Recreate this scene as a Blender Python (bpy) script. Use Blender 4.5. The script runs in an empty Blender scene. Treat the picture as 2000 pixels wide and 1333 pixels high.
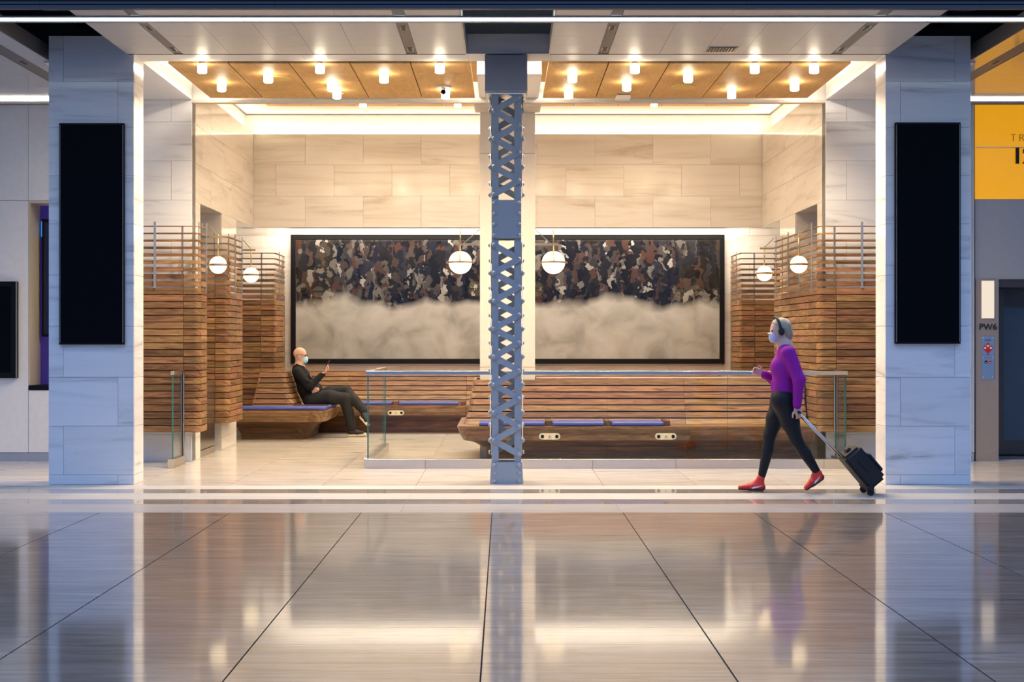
import bpy, bmesh, math, random
import numpy as np
from mathutils import Vector, Matrix

random.seed(7)
SC = bpy.context.scene
COL = SC.collection

# ------------------------------------------------------------------ camera, world, sky light, exposure
F = 2700.0          # focal length in pixels of the 2000 px wide frame
VX, VY = 985.0, 661.0   # vanishing point
HC = 1.5            # eye height
XC = 0.055          # centre axis of the waiting bay

cam_d = bpy.data.cameras.new('camera')
cam = bpy.data.objects.new('camera', cam_d)
COL.objects.link(cam)
cam.location = (0, 0, HC)
cam.rotation_euler = (math.pi / 2, 0, 0)
cam_d.sensor_fit = 'HORIZONTAL'
cam_d.sensor_width = 36.0
cam_d.lens = 36.0 * F / 2000.0
cam_d.shift_x = (1000.0 - VX) / 2000.0
cam_d.shift_y = (VY - 666.5) / 2000.0
cam_d.clip_end = 200
SC.camera = cam

world = bpy.data.worlds.new('hall_ambient')
SC.world = world
world.use_nodes = True
wb = world.node_tree.nodes['Background']
wb.inputs[0].default_value = (0.25, 0.46, 1.0, 1)
wb.inputs[1].default_value = 0.53

# the glass roof of the hall, high above the concourse behind the camera
sk = bpy.data.lights.new('hall_skylight', 'AREA')
sk.shape = 'RECTANGLE'
sk.size, sk.size_y = 34, 20
sk.energy = 3500
sk.color = (0.25, 0.48, 1.0)
sko = bpy.data.objects.new('hall_skylight', sk)
COL.objects.link(sko)
sko.location = (0, -6.0, 20)

SC.view_settings.view_transform = 'Standard'
SC.view_settings.look = 'None'
SC.view_settings.gamma = 1.0
SC.view_settings.use_curve_mapping = False
SC.view_settings.exposure = 0.22
SC.cycles.max_bounces = 8
SC.cycles.diffuse_bounces = 4
SC.cycles.glossy_bounces = 4
SC.cycles.transparent_max_bounces = 16
SC.cycles.caustics_reflective = False
SC.cycles.caustics_refractive = False

def px(u, Y): return (u - VX) * Y / F
def pz(v, Y): return HC - (v - VY) * Y / F
def P(u, v, Y): return (px(u, Y), Y, pz(v, Y))
def fl(v): return HC * F / (v - VY)       # depth of a floor point seen at row v

# ------------------------------------------------------------------ materials
MATS = {}
def new_mat(name):
    m = bpy.data.materials.new(name)
    m.use_nodes = True
    nt = m.node_tree
    b = nt.nodes['Principled BSDF']
    MATS[name] = m
    return m, nt, b

def plain(name, col, rough=0.5, metal=0.0, spec=0.5, emit=None, es=0.0, bump=0.0, bscale=80, coat=0.0):
    m, nt, b = new_mat(name)
    N, L = nt.nodes, nt.links
    b.inputs['Roughness'].default_value = rough
    b.inputs['Metallic'].default_value = metal
    b.inputs['Specular IOR Level'].default_value = spec
    b.inputs['Coat Weight'].default_value = coat
    tc = N.new('ShaderNodeTexCoord'); nz = N.new('ShaderNodeTexNoise')
    nz.inputs['Scale'].default_value = bscale * 0.2
    nz.inputs['Detail'].default_value = 4
    L.new(tc.outputs['Object'], nz.inputs['Vector'])
    mx = N.new('ShaderNodeMix'); mx.data_type = 'RGBA'
    mx.inputs[6].default_value = (*[c * 0.93 for c in col], 1)
    mx.inputs[7].default_value = (*[min(1, c * 1.06) for c in col], 1)
    L.new(nz.outputs['Fac'], mx.inputs[0])
    L.new(mx.outputs[2], b.inputs['Base Color'])
    if emit:
        b.inputs['Emission Color'].default_value = (*emit, 1)
        b.inputs['Emission Strength'].default_value = es
    if bump:
        n2 = N.new('ShaderNodeTexNoise'); n2.inputs['Scale'].default_value = bscale
        L.new(tc.outputs['Object'], n2.inputs['Vector'])
        bp = N.new('ShaderNodeBump'); bp.inputs['Strength'].default_value = bump
        bp.inputs['Distance'].default_value = 0.01
        L.new(n2.outputs['Fac'], bp.inputs['Height']); L.new(bp.outputs[0], b.inputs['Normal'])
    return m

def emitter(name, col, s):
    m = bpy.data.materials.new(name); m.use_nodes = True
    nt = m.node_tree; nt.nodes.clear()
    e = nt.nodes.new('ShaderNodeEmission'); o = nt.nodes.new('ShaderNodeOutputMaterial')
    e.inputs[0].default_value = (*col, 1); e.inputs[1].default_value = s
    nt.links.new(e.outputs[0], o.inputs[0])
    MATS[name] = m
    return m

def ramp(nt, stops):
    r = nt.nodes.new('ShaderNodeValToRGB')
    el = r.color_ramp.elements
    while len(el) < len(stops): el.new(0.5)
    for e, (p, c) in zip(el, stops):
        e.position = p; e.color = (*c, 1)
    return r

def veined(name, stops, sc=(0.5, 0.5, 4.0), nscale=1.5, rough=0.25, var=0.12, dist=1.2, spec=0.5, bump=0.0, rvar=0.0, coat=0.0):
    """stone cut into pieces: long streaks, every piece with its own offset and tone"""
    m, nt, b = new_mat(name)
    N, L = nt.nodes, nt.links
    tc = N.new('ShaderNodeTexCoord'); oi = N.new('ShaderNodeObjectInfo')
    mul = N.new('ShaderNodeMath'); mul.operation = 'MULTIPLY'; mul.inputs[1].default_value = 57.0
    L.new(oi.outputs['Random'], mul.inputs[0])
    ad = N.new('ShaderNodeVectorMath'); ad.operation = 'ADD'
    L.new(tc.outputs['Object'], ad.inputs[0]); L.new(mul.outputs[0], ad.inputs[1])
    mp = N.new('ShaderNodeMapping'); mp.inputs['Scale'].default_value = sc
    L.new(ad.outputs[0], mp.inputs['Vector'])
    nz = N.new('ShaderNodeTexNoise')
    nz.inputs['Scale'].default_value = nscale; nz.inputs['Detail'].default_value = 8
    nz.inputs['Roughness'].default_value = 0.62; nz.inputs['Distortion'].default_value = dist
    L.new(mp.outputs[0], nz.inputs['Vector'])
    r = ramp(nt, stops)
    L.new(nz.outputs['Fac'], r.inputs[0])
    hv = N.new('ShaderNodeHueSaturation')
    mr = N.new('ShaderNodeMapRange')
    mr.inputs['To Min'].default_value = 1 - var; mr.inputs['To Max'].default_value = 1 + var
    L.new(oi.outputs['Random'], mr.inputs['Value']); L.new(mr.outputs[0], hv.inputs['Value'])
    L.new(r.outputs[0], hv.inputs['Color']); L.new(hv.outputs[0], b.inputs['Base Color'])
    b.inputs['Roughness'].default_value = rough
    b.inputs['Specular IOR Level'].default_value = spec
    b.inputs['Coat Weight'].default_value = coat
    if rvar:
        m2 = N.new('ShaderNodeMapRange'); m2.inputs['To Min'].default_value = rough - rvar; m2.inputs['To Max'].default_value = rough + rvar
        L.new(nz.outputs['Fac'], m2.inputs['Value']); L.new(m2.outputs[0], b.inputs['Roughness'])
    if bump:
        bp = N.new('ShaderNodeBump'); bp.inputs['Strength'].default_value = bump; bp.inputs['Distance'].default_value = 0.01
        L.new(nz.outputs['Fac'], bp.inputs['Height']); L.new(bp.outputs[0], b.inputs['Normal'])
    return m

def woody(name, stops, su=1.3, sv=16.0, rough=0.42, var=0.35, hue=0.012, nscale=1.6, spec=0.35):
    """boards: grain runs along the first UV axis, every board its own offset and tone"""
    m, nt, b = new_mat(name)
    N, L = nt.nodes, nt.links
    uv = N.new('ShaderNodeUVMap'); oi = N.new('ShaderNodeObjectInfo')
    mul = N.new('ShaderNodeMath'); mul.operation = 'MULTIPLY'; mul.inputs[1].default_value = 91.0
    L.new(oi.outputs['Random'], mul.inputs[0])
    ad = N.new('ShaderNodeVectorMath'); ad.operation = 'ADD'
    L.new(uv.outputs[0], ad.inputs[0]); L.new(mul.outputs[0], ad.inputs[1])
    mp = N.new('ShaderNodeMapping'); mp.inputs['Scale'].default_value = (su, sv, 1)
    L.new(ad.outputs[0], mp.inputs['Vector'])
    nz = N.new('ShaderNodeTexNoise')
    nz.inputs['Scale'].default_value = nscale; nz.inputs['Detail'].default_value = 7
    nz.inputs['Roughness'].default_value = 0.6; nz.inputs['Distortion'].default_value = 1.6
    L.new(mp.outputs[0], nz.inputs['Vector'])
    r = ramp(nt, stops); L.new(nz.outputs['Fac'], r.inputs[0])
    hv = N.new('ShaderNodeHueSaturation')
    w2 = N.new('ShaderNodeTexWhiteNoise'); w2.noise_dimensions = '1D'
    L.new(mul.outputs[0], w2.inputs['W'])
    mr = N.new('ShaderNodeMapRange'); mr.inputs['To Min'].default_value = 1 - var; mr.inputs['To Max'].default_value = 1 + var
    L.new(w2.outputs['Value'], mr.inputs['Value']); L.new(mr.outputs[0], hv.inputs['Value'])
    mh = N.new('ShaderNodeMapRange'); mh.inputs['To Min'].default_value = 0.5 - hue; mh.inputs['To Max'].default_value = 0.5 + hue
    L.new(oi.outputs['Random'], mh.inputs['Value']); L.new(mh.outputs[0], hv.inputs['Hue'])
    L.new(r.outputs[0], hv.inputs['Color']); L.new(hv.outputs[0], b.inputs['Base Color'])
    b.inputs['Roughness'].default_value = rough
    b.inputs['Specular IOR Level'].default_value = spec
    bp = N.new('ShaderNodeBump'); bp.inputs['Strength'].default_value = 0.12; bp.inputs['Distance'].default_value = 0.004
    L.new(nz.outputs['Fac'], bp.inputs['Height']); L.new(bp.outputs[0], b.inputs['Normal'])
    return m

def pane(name, tint, refl=1.0, rough=0.0):
    m = bpy.data.materials.new(name); m.use_nodes = True
    nt = m.node_tree; nt.nodes.clear(); N, L = nt.nodes, nt.links
    t = N.new('ShaderNodeBsdfTransparent'); t.inputs[0].default_value = (*tint, 1)
    g = N.new('ShaderNodeBsdfGlossy'); g.inputs['Roughness'].default_value = rough
    g.inputs['Color'].default_value = (1, 1, 1, 1)
    fr = N.new('ShaderNodeFresnel'); fr.inputs[0].default_value = 1.45
    mu = N.new('ShaderNodeMath'); mu.operation = 'MULTIPLY'; mu.inputs[1].default_value = refl
    L.new(fr.outputs[0], mu.inputs[0])
    mx = N.new('ShaderNodeMixShader'); o = N.new('ShaderNodeOutputMaterial')
    L.new(mu.outputs[0], mx.inputs[0]); L.new(t.outputs[0], mx.inputs[1]); L.new(g.outputs[0], mx.inputs[2])
    L.new(mx.outputs[0], o.inputs[0])
    MATS[name] = m
    return m

WARM = (1.0, 0.80, 0.56)
WARMW = (1.0, 0.86, 0.68)
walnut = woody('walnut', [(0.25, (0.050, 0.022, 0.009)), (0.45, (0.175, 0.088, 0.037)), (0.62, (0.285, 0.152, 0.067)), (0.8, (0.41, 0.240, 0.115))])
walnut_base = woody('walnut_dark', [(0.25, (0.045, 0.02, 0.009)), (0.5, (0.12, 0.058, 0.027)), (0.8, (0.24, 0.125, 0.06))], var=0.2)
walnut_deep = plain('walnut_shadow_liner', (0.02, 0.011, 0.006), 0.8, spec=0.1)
maple = woody('maple_ceiling', [(0.3, (0.50, 0.29, 0.10)), (0.55, (0.60, 0.36, 0.135)), (0.8, (0.68, 0.43, 0.18))], su=6, sv=1.2, var=0.05, hue=0.003, rough=0.55, spec=0.2)
marble = veined('white_marble', [(0.29, (0.42, 0.42, 0.42)), (0.37, (0.62, 0.615, 0.61)), (0.46, (0.73, 0.725, 0.72)), (0.75, (0.79, 0.785, 0.78))], sc=(0.35, 0.35, 3.4), rough=0.12, var=0.04)
marble_wall = veined('cream_marble', [(0.28, (0.52, 0.45, 0.36)), (0.38, (0.66, 0.605, 0.525)), (0.5, (0.735, 0.695, 0.63)), (0.8, (0.78, 0.75, 0.70))], sc=(0.30, 0.30, 3.4), rough=0.12, var=0.04)
hall_stone = veined('hall_floor_marble', [(0.28, (0.05, 0.037, 0.031)), (0.42, (0.15, 0.120, 0.102)), (0.55, (0.24, 0.197, 0.170)), (0.75, (0.38, 0.322, 0.285))], sc=(0.7, 6.0, 1.0), nscale=1.6, rough=0.34, var=0.05, spec=0.5, rvar=0.05, coat=1.0)
hb_ = hall_stone.node_tree.nodes['Principled BSDF']
hb_.inputs['IOR'].default_value = 1.7; hb_.inputs['Coat Roughness'].default_value = 0.07; hb_.inputs['Coat IOR'].default_value = 1.55
bay_stone = veined('bay_floor_marble', [(0.28, (0.34, 0.29, 0.235)), (0.42, (0.52, 0.465, 0.40)), (0.55, (0.62, 0.575, 0.515)), (0.8, (0.69, 0.655, 0.60))], sc=(0.6, 7.0, 1.0), nscale=1.6, rough=0.16, var=0.04, spec=0.6)
lintel_m = veined('honed_lintel_marble', [(0.29, (0.50, 0.49, 0.48)), (0.42, (0.66, 0.65, 0.64)), (0.75, (0.76, 0.755, 0.75))], sc=(0.35, 0.35, 3.4), rough=0.45, var=0.04, spec=0.3)
honed = veined('honed_white_stone', [(0.3, (0.37, 0.355, 0.33)), (0.7, (0.47, 0.455, 0.43))], sc=(0.6, 6, 1), rough=0.55, var=0.03)
polished_grey = veined('polished_grey_stone', [(0.3, (0.22, 0.20, 0.185)), (0.7, (0.36, 0.335, 0.31))], sc=(0.6, 6, 1), rough=0.05, var=0.03, spec=0.9)
grout = plain('dark_joint', (0.03, 0.028, 0.027), 0.8)
grout_gold = plain('ochre_joint', (0.42, 0.27, 0.10), 0.7)
grout_pale = plain('pale_joint', (0.36, 0.32, 0.27), 0.8)
white_paint = plain('white_plaster', (0.80, 0.77, 0.72), 0.6)
cream_metal = plain('cream_painted_metal', (0.60, 0.535, 0.455), 0.45)
soffit_m = plain('pale_satin_metal', (0.62, 0.60, 0.57), 0.42, metal=0.1, spec=0.35)
soffit_g = plain('glossy_soffit_metal', (0.60, 0.585, 0.56), 0.14, metal=0.75)
slot_m = plain('taupe_metal', (0.17, 0.155, 0.145), 0.45, metal=0.3)
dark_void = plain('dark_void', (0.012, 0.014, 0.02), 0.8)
fascia_m = plain('dark_fascia_metal', (0.075, 0.068, 0.072), 0.45, metal=0.1)
fascia_d = plain('black_fascia_groove', (0.012, 0.013, 0.018), 0.5)
steel_blue = plain('blue_grey_paint', (0.33, 0.365, 0.40), 0.42, bump=0.05)
cap_grey = plain('grey_blue_cap', (0.33, 0.335, 0.35), 0.5)
stainless = plain('brushed_stainless', (0.60, 0.575, 0.54), 0.26, metal=1.0)
steel_post = plain('grey_steel_post', (0.42, 0.45, 0.48), 0.35, metal=0.8)
bronze_steel = plain('warm_stainless', (0.42, 0.34, 0.265), 0.3, metal=0.4)
dark_bronze = plain('dark_bronze', (0.10, 0.08, 0.07), 0.35, metal=0.7)
brass = plain('brushed_brass', (0.62, 0.47, 0.26), 0.3, metal=1.0)
black_gloss = plain('black_screen_glass', (0.003, 0.003, 0.004), 0.1, spec=0.06)
black_satin = plain('black_satin_frame', (0.006, 0.006, 0.007), 0.4, spec=0.15)
blue_vinyl = plain('blue_vinyl', (0.055, 0.075, 0.30), 0.42, bump=0.05, bscale=300)
ivory = plain('ivory_plate', (0.72, 0.63, 0.44), 0.4)
white_panel = plain('white_glass_panel', (0.80, 0.80, 0.80), 0.18)
beige_panel = plain('beige_panel', (0.52, 0.46, 0.35), 0.4)
purple_m = plain('purple_backlit_glass', (0.035, 0.02, 0.14), 0.2, emit=(0.05, 0.03, 0.30), es=0.25)
yellow_m = plain('yellow_glass', (0.70, 0.33, 0.0), 0.18, emit=(1.0, 0.43, 0.0), es=0.52)
grey_panel = plain('grey_satin_panel', (0.42, 0.42, 0.41), 0.3, metal=0.3)
blue_glass = plain('dim_blue_door_glass', (0.07, 0.10, 0.13), 0.15)
red_print = plain('red_print', (0.55, 0.02, 0.02), 0.5)
white_print = plain('white_print', (0.85, 0.85, 0.85), 0.5)
globe_glass = emitter('lit_opal_glass', (1.0, 0.77, 0.47), 2.3)
down_glass = emitter('lit_downlight_glass', (1.0, 0.86, 0.62), 24.0)
led_blue = emitter('cool_line_light', (0.72, 0.86, 1.0), 9.0)
led_warm = emitter('warm_cove_light', (1.0, 0.80, 0.56), 14.0)
led_wall = emitter('white_wall_cove_light', (1.0, 0.88, 0.74), 60.0)
led_front = emitter('front_cove_light', (1.0, 0.86, 0.68), 48.0)
led_pink = emitter('rosy_screen_light', (1.0, 0.66, 0.56), 2.4)
lightbox_m = emitter('white_light_box', (1.0, 0.86, 0.70), 0.78)
glass_clear = pane('clear_glass', (0.965, 0.985, 0.975), 0.5)
glass_edge = plain('green_glass_edge', (0.03, 0.19, 0.19), 0.15)
disc_m = plain('speaker_cloth_gold', (0.62, 0.42, 0.13), 0.6)

# ------------------------------------------------------------------ geometry helpers
W = {}
def auto_uv(me):
    n = len(me.vertices)
    co = np.empty(n * 3, np.float32); me.vertices.foreach_get('co', co); co = co.reshape(-1, 3)
    ext = co.max(0) - co.min(0)
    ax = int(np.argmax(ext)); o = [i for i in range(3) if i != ax]
    li = np.empty(len(me.loops), np.int32); me.loops.foreach_get('vertex_index', li)
    uv = np.stack([co[li, ax], co[li, o[0]] + co[li, o[1]]], 1).astype(np.float32)
    lay = me.uv_layers.new(name='UVMap')
    lay.data.foreach_set('uv', uv.ravel())

def link(name, me, loc, parent):
    o = bpy.data.objects.new(name, me)
    COL.objects.link(o)
    loc = Vector(loc)
    W[o] = loc
    if parent is not None:
        o.parent = parent
        o.location = loc - W[parent]
    else:
        o.location = loc
    return o

def mk(name, verts, faces, mat, parent=None, smooth=False, origin=None, mats=None, fm=None):
    v = np.array(verts, dtype=float)
    c = (v.max(0) + v.min(0)) / 2 if origin is None else np.array(origin, float)
    me = bpy.data.meshes.new(name)
    me.from_pydata((v - c).tolist(), [], faces)
    if mats:
        for m in mats: me.materials.append(m)
        me.polygons.foreach_set('material_index', fm)
    else:
        me.materials.append(mat)
    if smooth: me.polygons.foreach_set('use_smooth', [True] * len(me.polygons))
    auto_uv(me)
    me.update()
    return link(name, me, c, parent)

BOXES = {}
def box(name, x0, x1, y0, y1, z0, z1, mat, parent=None, bev=0.0):
    d = (abs(x1 - x0), abs(y1 - y0), abs(z1 - z0))
    key = (round(d[0], 4), round(d[1], 4), round(d[2], 4), mat.name, bev)
    me = BOXES.get(key)
    if me is None:
        bm = bmesh.new()
        bmesh.ops.create_cube(bm, size=1.0)
        for v in bm.verts: v.co = Vector((v.co.x * d[0], v.co.y * d[1], v.co.z * d[2]))
        if bev:
            bmesh.ops.bevel(bm, geom=list(bm.edges), offset=min(bev, min(d) * 0.45), segments=1, affect='EDGES')
        me = bpy.data.meshes.new(name); bm.to_mesh(me); bm.free()
        me.materials.append(mat); auto_uv(me)
        BOXES[key] = me
    return link(name, me, ((x0 + x1) / 2, (y0 + y1) / 2, (z0 + z1) / 2), parent)

CYL = {}
def cyl_mesh(name, r, h, mat, n=20, r2=None, bev=0.0, smooth=True):
    key = (round(r, 4), round(h, 4), mat.name, n, r2, bev)
    if key in CYL: return CYL[key]
    bm = bmesh.new()
    bmesh.ops.create_cone(bm, cap_ends=True, segments=n, radius1=r, radius2=r if r2 is None else r2, depth=h)
    if bev:
        ed = [e for e in bm.edges if abs(e.verts[0].co.z - e.verts[1].co.z) < 1e-6]
        bmesh.ops.bevel(bm, geom=ed, offset=bev, segments=2, affect='EDGES')
    for f in bm.faces: f.smooth = smooth and abs(f.normal.z) < 0.9
    me = bpy.data.meshes.new(name); bm.to_mesh(me); bm.free()
    me.materials.append(mat); auto_uv(me)
    CYL[key] = me
    return me
def cyl(name, c, r, h, mat, parent=None, axis='Z', n=20, r2=None, bev=0.0):
    o = link(name, cyl_mesh(name, r, h, mat, n, r2, bev), c, parent)
    if axis == 'Y': o.rotation_euler = (math.pi / 2, 0, 0)
    if axis == 'X': o.rotation_euler = (0, math.pi / 2, 0)
    return o

def bar(name, a, b, w, h, mat, parent=None, up=(0, 0, 1)):
    """a square bar from a to b, w across and h along the up direction"""
    a, b = Vector(a), Vector(b)
    d = (b - a).normalized(); s = d.cross(Vector(up)).normalized(); u = s.cross(d)
    vs = []
    for p in (a, b):
        for i, j in ((-1, -1), (1, -1), (1, 1), (-1, 1)):
            vs.append(p + s * (w / 2 * i) + u * (h / 2 * j))
    fs = [(3, 2, 1, 0), (4, 5, 6, 7)] + [(i, (i + 1) % 4, 4 + (i + 1) % 4, 4 + i) for i in range(4)]
    return mk(name, [tuple(v) for v in vs], fs, mat, parent)

def tube(name, pts, r, mat, parent=None, n=10, closed=False):
    pts = [Vector(p) for p in pts]; vs, fs = [], []
    m = len(pts); prev = None
    for i, p in enumerate(pts):
        if closed: d = (pts[(i + 1) % m] - pts[i - 1]).normalized()
        else: d = (pts[min(i + 1, m - 1)] - pts[max(i - 1, 0)]).normalized()
        if prev is None:
            s = d.orthogonal().normalized()
        else:
            s = (prev - d * prev.dot(d)).normalized()
        prev = s; t = d.cross(s)
        rr = r[i] if isinstance(r, (list, tuple)) else r
        for k in range(n):
            a = 2 * math.pi * k / n
            vs.append(tuple(p + s * (rr * math.cos(a)) + t * (rr * math.sin(a))))
    for i in range(m if closed else m - 1):
        j = (i + 1) % m
        for k in range(n):
            fs.append((i * n + k, i * n + (k + 1) % n, j * n + (k + 1) % n, j * n + k))
    if not closed:
        fs.append(tuple(range(n))[::-1]); fs.append(tuple((m - 1) * n + k for k in range(n)))
    return mk(name, vs, fs, mat, parent, smooth=True)

def sphere(name, c, r, mat, parent=None, sc=(1, 1, 1), n=20):
    bm = bmesh.new(); bmesh.ops.create_uvsphere(bm, u_segments=n, v_segments=max(6, n // 2), radius=r)
    for v in bm.verts: v.co = Vector((v.co.x * sc[0], v.co.y * sc[1], v.co.z * sc[2]))
    for f in bm.faces: f.smooth = True
    me = bpy.data.meshes.new(name); bm.to_mesh(me); bm.free(); me.materials.append(mat); auto_uv(me)
    return link(name, me, c, parent)

def prism(name, poly, y0, y1, mat, parent=None):
    """an outline in x,z pushed from y0 to y1"""
    n = len(poly)
    vs = [(x, y0, z) for x, z in poly] + [(x, y1, z) for x, z in poly]
    fs = [tuple(range(n))[::-1] if False else tuple(range(n)), tuple(range(2 * n - 1, n - 1, -1))]
    fs += [(i, n + i, n + (i + 1) % n, (i + 1) % n) for i in range(n)]
    return mk(name, vs, fs, mat, parent)

def thing(name, label, cat, loc, group=None, kind=None):
    o = bpy.data.objects.new(name, None); COL.objects.link(o)
    o.empty_display_size = 0.1
    o.location = loc; W[o] = Vector(loc)
    tag(o, label, cat, group, kind)
    return o
def tag(o, label, cat, group=None, kind=None):
    if label: o['label'] = label
    if cat: o['category'] = cat
    if group: o['group'] = group
    if kind: o['kind'] = kind
    return o
def struct(name, label, cat, loc=(0, 0, 0)):
    return thing(name, label, cat, loc, None, 'structure')

# a board that follows a plan path: outer and inner plan lines at its foot and head
def board(name, ob, ot, ib, it, z0, z1, mat, parent, cache=None, key=None):
    n = len(ob)
    zc = (z0 + z1) / 2
    vs = [(x, y, z0) for x, y in ob] + [(x, y, z1) for x, y in ot] + [(x, y, z1) for x, y in it] + [(x, y, z0) for x, y in ib]
    if cache is not None and key in cache:
        me, cxy = cache[key]
        return link(name, me, (cxy[0], cxy[1], zc), parent)
    fs = []
    for i in range(n - 1):
        for k in range(4):
            a, b = k * n, ((k + 1) % 4) * n
            fs.append((a + i, a + i + 1, b + i + 1, b + i))
    fs.append((0, n, 2 * n, 3 * n)); fs.append((n - 1, 4 * n - 1, 3 * n - 1, 2 * n - 1))
    v = np.array(vs); cx, cy = (v[:, 0].max() + v[:, 0].min()) / 2, (v[:, 1].max() + v[:, 1].min()) / 2
    o = mk(name, vs, fs, mat, parent, origin=(cx, cy, zc))
    # make normals consistent and ease the edges a little
    bm = bmesh.new(); bm.from_mesh(o.data)
    bmesh.ops.recalc_face_normals(bm, faces=bm.faces)
    bm.to_mesh(o.data); bm.free()
    if cache is not None: cache[key] = (o.data, (cx, cy))
    return o

def offset_path(path, d):
    """move an open plan polyline d to its left"""
    out = []
    n = len(path)
    for i, p in enumerate(path):
        p = Vector(p)
        ds = []
        if i > 0: ds.append((p - Vector(path[i - 1])).normalized())
        if i < n - 1: ds.append((Vector(path[i + 1]) - p).normalized())
        ns = [Vector((-q.y, q.x)) for q in ds]
        m = sum(ns, Vector((0, 0))); m.normalize()
        k = 1.0 / max(0.3, m.dot(ns[0]))
        out.append(tuple(p + m * (d * k)))
    return out
# ------------------------------------------------------------------ floor
YS0 = fl(1002.0)   # far edge of the dark hall stone
TW, TL, TX0 = 1.1242, 0.1965, -0.105
floor = box('floor', -11, 11, -16, YS0 + 0.002, -0.30, -0.012, grout)
tag(floor, 'polished grey brown marble floor of the concourse and pale stone floor of the waiting bay', 'floor', kind='structure')
FAR = []           # boxes joined into one part where the slabs are too small to tell apart
rows = []
y = YS0
while y > -16: rows.append((y - TL, y)); y -= TL
for (ya, yb) in rows:
    for k in range(-10, 11):
        xa, xb = TX0 + k * TW, TX0 + (k + 1) * TW
        ym = (ya + yb) / 2
        vis = ya > 5.6 and yb < 9.6 and xb > px(0, yb) and xa < px(2000, yb)
        if vis:
            box('floor_slab', xa + 0.004, xb - 0.004, ya + 0.0008, yb - 0.0008, -0.014, 0.0, hall_stone, floor)
        elif ya > 2:
            FAR.append((xa + 0.004, xb - 0.004, ya + 0.0008, yb - 0.0008, -0.014, 0.0))
for k in range(-10, 11):
    FAR.append((TX0 + k * TW + 0.004, TX0 + (k + 1) * TW - 0.004, -16, rows[0][1] - TL * math.ceil((rows[0][1] - 2.0) / TL) - 0.001, -0.014, 0.0))
def boxes_mesh(name, bs, mat, parent):
    vs, fs = [], []
    for (x0, x1, y0, y1, z0, z1) in bs:
        b = len(vs)
        vs += [(x0, y0, z0), (x1, y0, z0), (x1, y1, z0), (x0, y1, z0), (x0, y0, z1), (x1, y0, z1), (x1, y1, z1), (x0, y1, z1)]
        fs += [tuple(b + i for i in f) for f in ((3, 2, 1, 0), (4, 5, 6, 7), (0, 1, 5, 4), (1, 2, 6, 5), (2, 3, 7, 6), (3, 0, 4, 7))]
    return mk(name, vs, fs, mat, parent)
o = boxes_mesh('distant_floor_slabs', FAR, hall_stone, floor); o['kind'] = 'stuff'

# border strips between the hall stone and the bay stone
bs = box('bay_subfloor', -11, 11, YS0 + 0.002, 24.2, -0.30, -0.010, grout_gold, floor)
strips = [(1002, 985, hall_pale := veined('pale_border_stone', [(0.3, (0.30, 0.28, 0.265)), (0.7, (0.44, 0.415, 0.395))], sc=(0.6, 6, 1), rough=0.3, var=0.03)),
          (985, 976, polished_grey), (976, 964, honed), (964, 956, polished_grey), (956, 949, honed)]
for va, vb, m in strips:
    for k in range(-6, 7):
        xa, xb = XC + (k - 0.5) * 1.906, XC + (k + 0.5) * 1.906
        box('border_strip', xa + 0.001, xb - 0.001, fl(va) + 0.003, fl(vb), -0.012, 0.0, m, floor)
BW = 0.953
yb0 = fl(949)
r = 0
yy = yb0
while yy < 23.0:
    y1 = yy + 0.953
    for k in range(-6, 6):
        xa, xb = XC + k * BW, XC + (k + 1) * BW
        box('bay_floor_slab', xa + 0.003, xb - 0.003, yy + 0.0015, y1 - 0.0015, -0.012, 0.0, bay_stone, floor)
    yy = y1
for s in (-1, 1):
    box('bay_floor_margin', XC + s * 6 * BW, XC + s * 11, yb0, 24, -0.012, 0.0, bay_stone, floor)

# ------------------------------------------------------------------ marble helpers
def tiles_xz(parent, yf, th, courses, joints, mat, gap=0.003, name='marble_tile'):
    """tiles on a wall that faces the camera; joints(i) gives the upright joints of course i"""
    for i in range(len(courses) - 1):
        z0, z1 = courses[i], courses[i + 1]
        js = joints(i)
        for a, b in zip(js[:-1], js[1:]):
            box(name, a + gap / 2, b - gap / 2, yf, yf + th, z0 + gap / 2, z1 - gap / 2, mat, parent)
def tiles_yz(parent, xf, sgn, th, courses, joints, mat, gap=0.003, name='marble_tile'):
    for i in range(len(courses) - 1):
        z0, z1 = courses[i], courses[i + 1]
        js = joints(i)
        for a, b in zip(js[:-1], js[1:]):
            x0, x1 = (xf, xf + th) if sgn > 0 else (xf - th, xf)
            box(name, x0, x1, a + gap / 2, b - gap / 2, z0 + gap / 2, z1 - gap / 2, mat, parent)

def cut(lo, hi, start, step):
    k = math.floor((lo - start) / step)
    js = [lo]
    while True:
        k += 1
        j = start + k * step
        if j >= hi - 0.02: break
        if j > lo + 0.02: js.append(j)
    js.append(hi)
    return js

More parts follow.
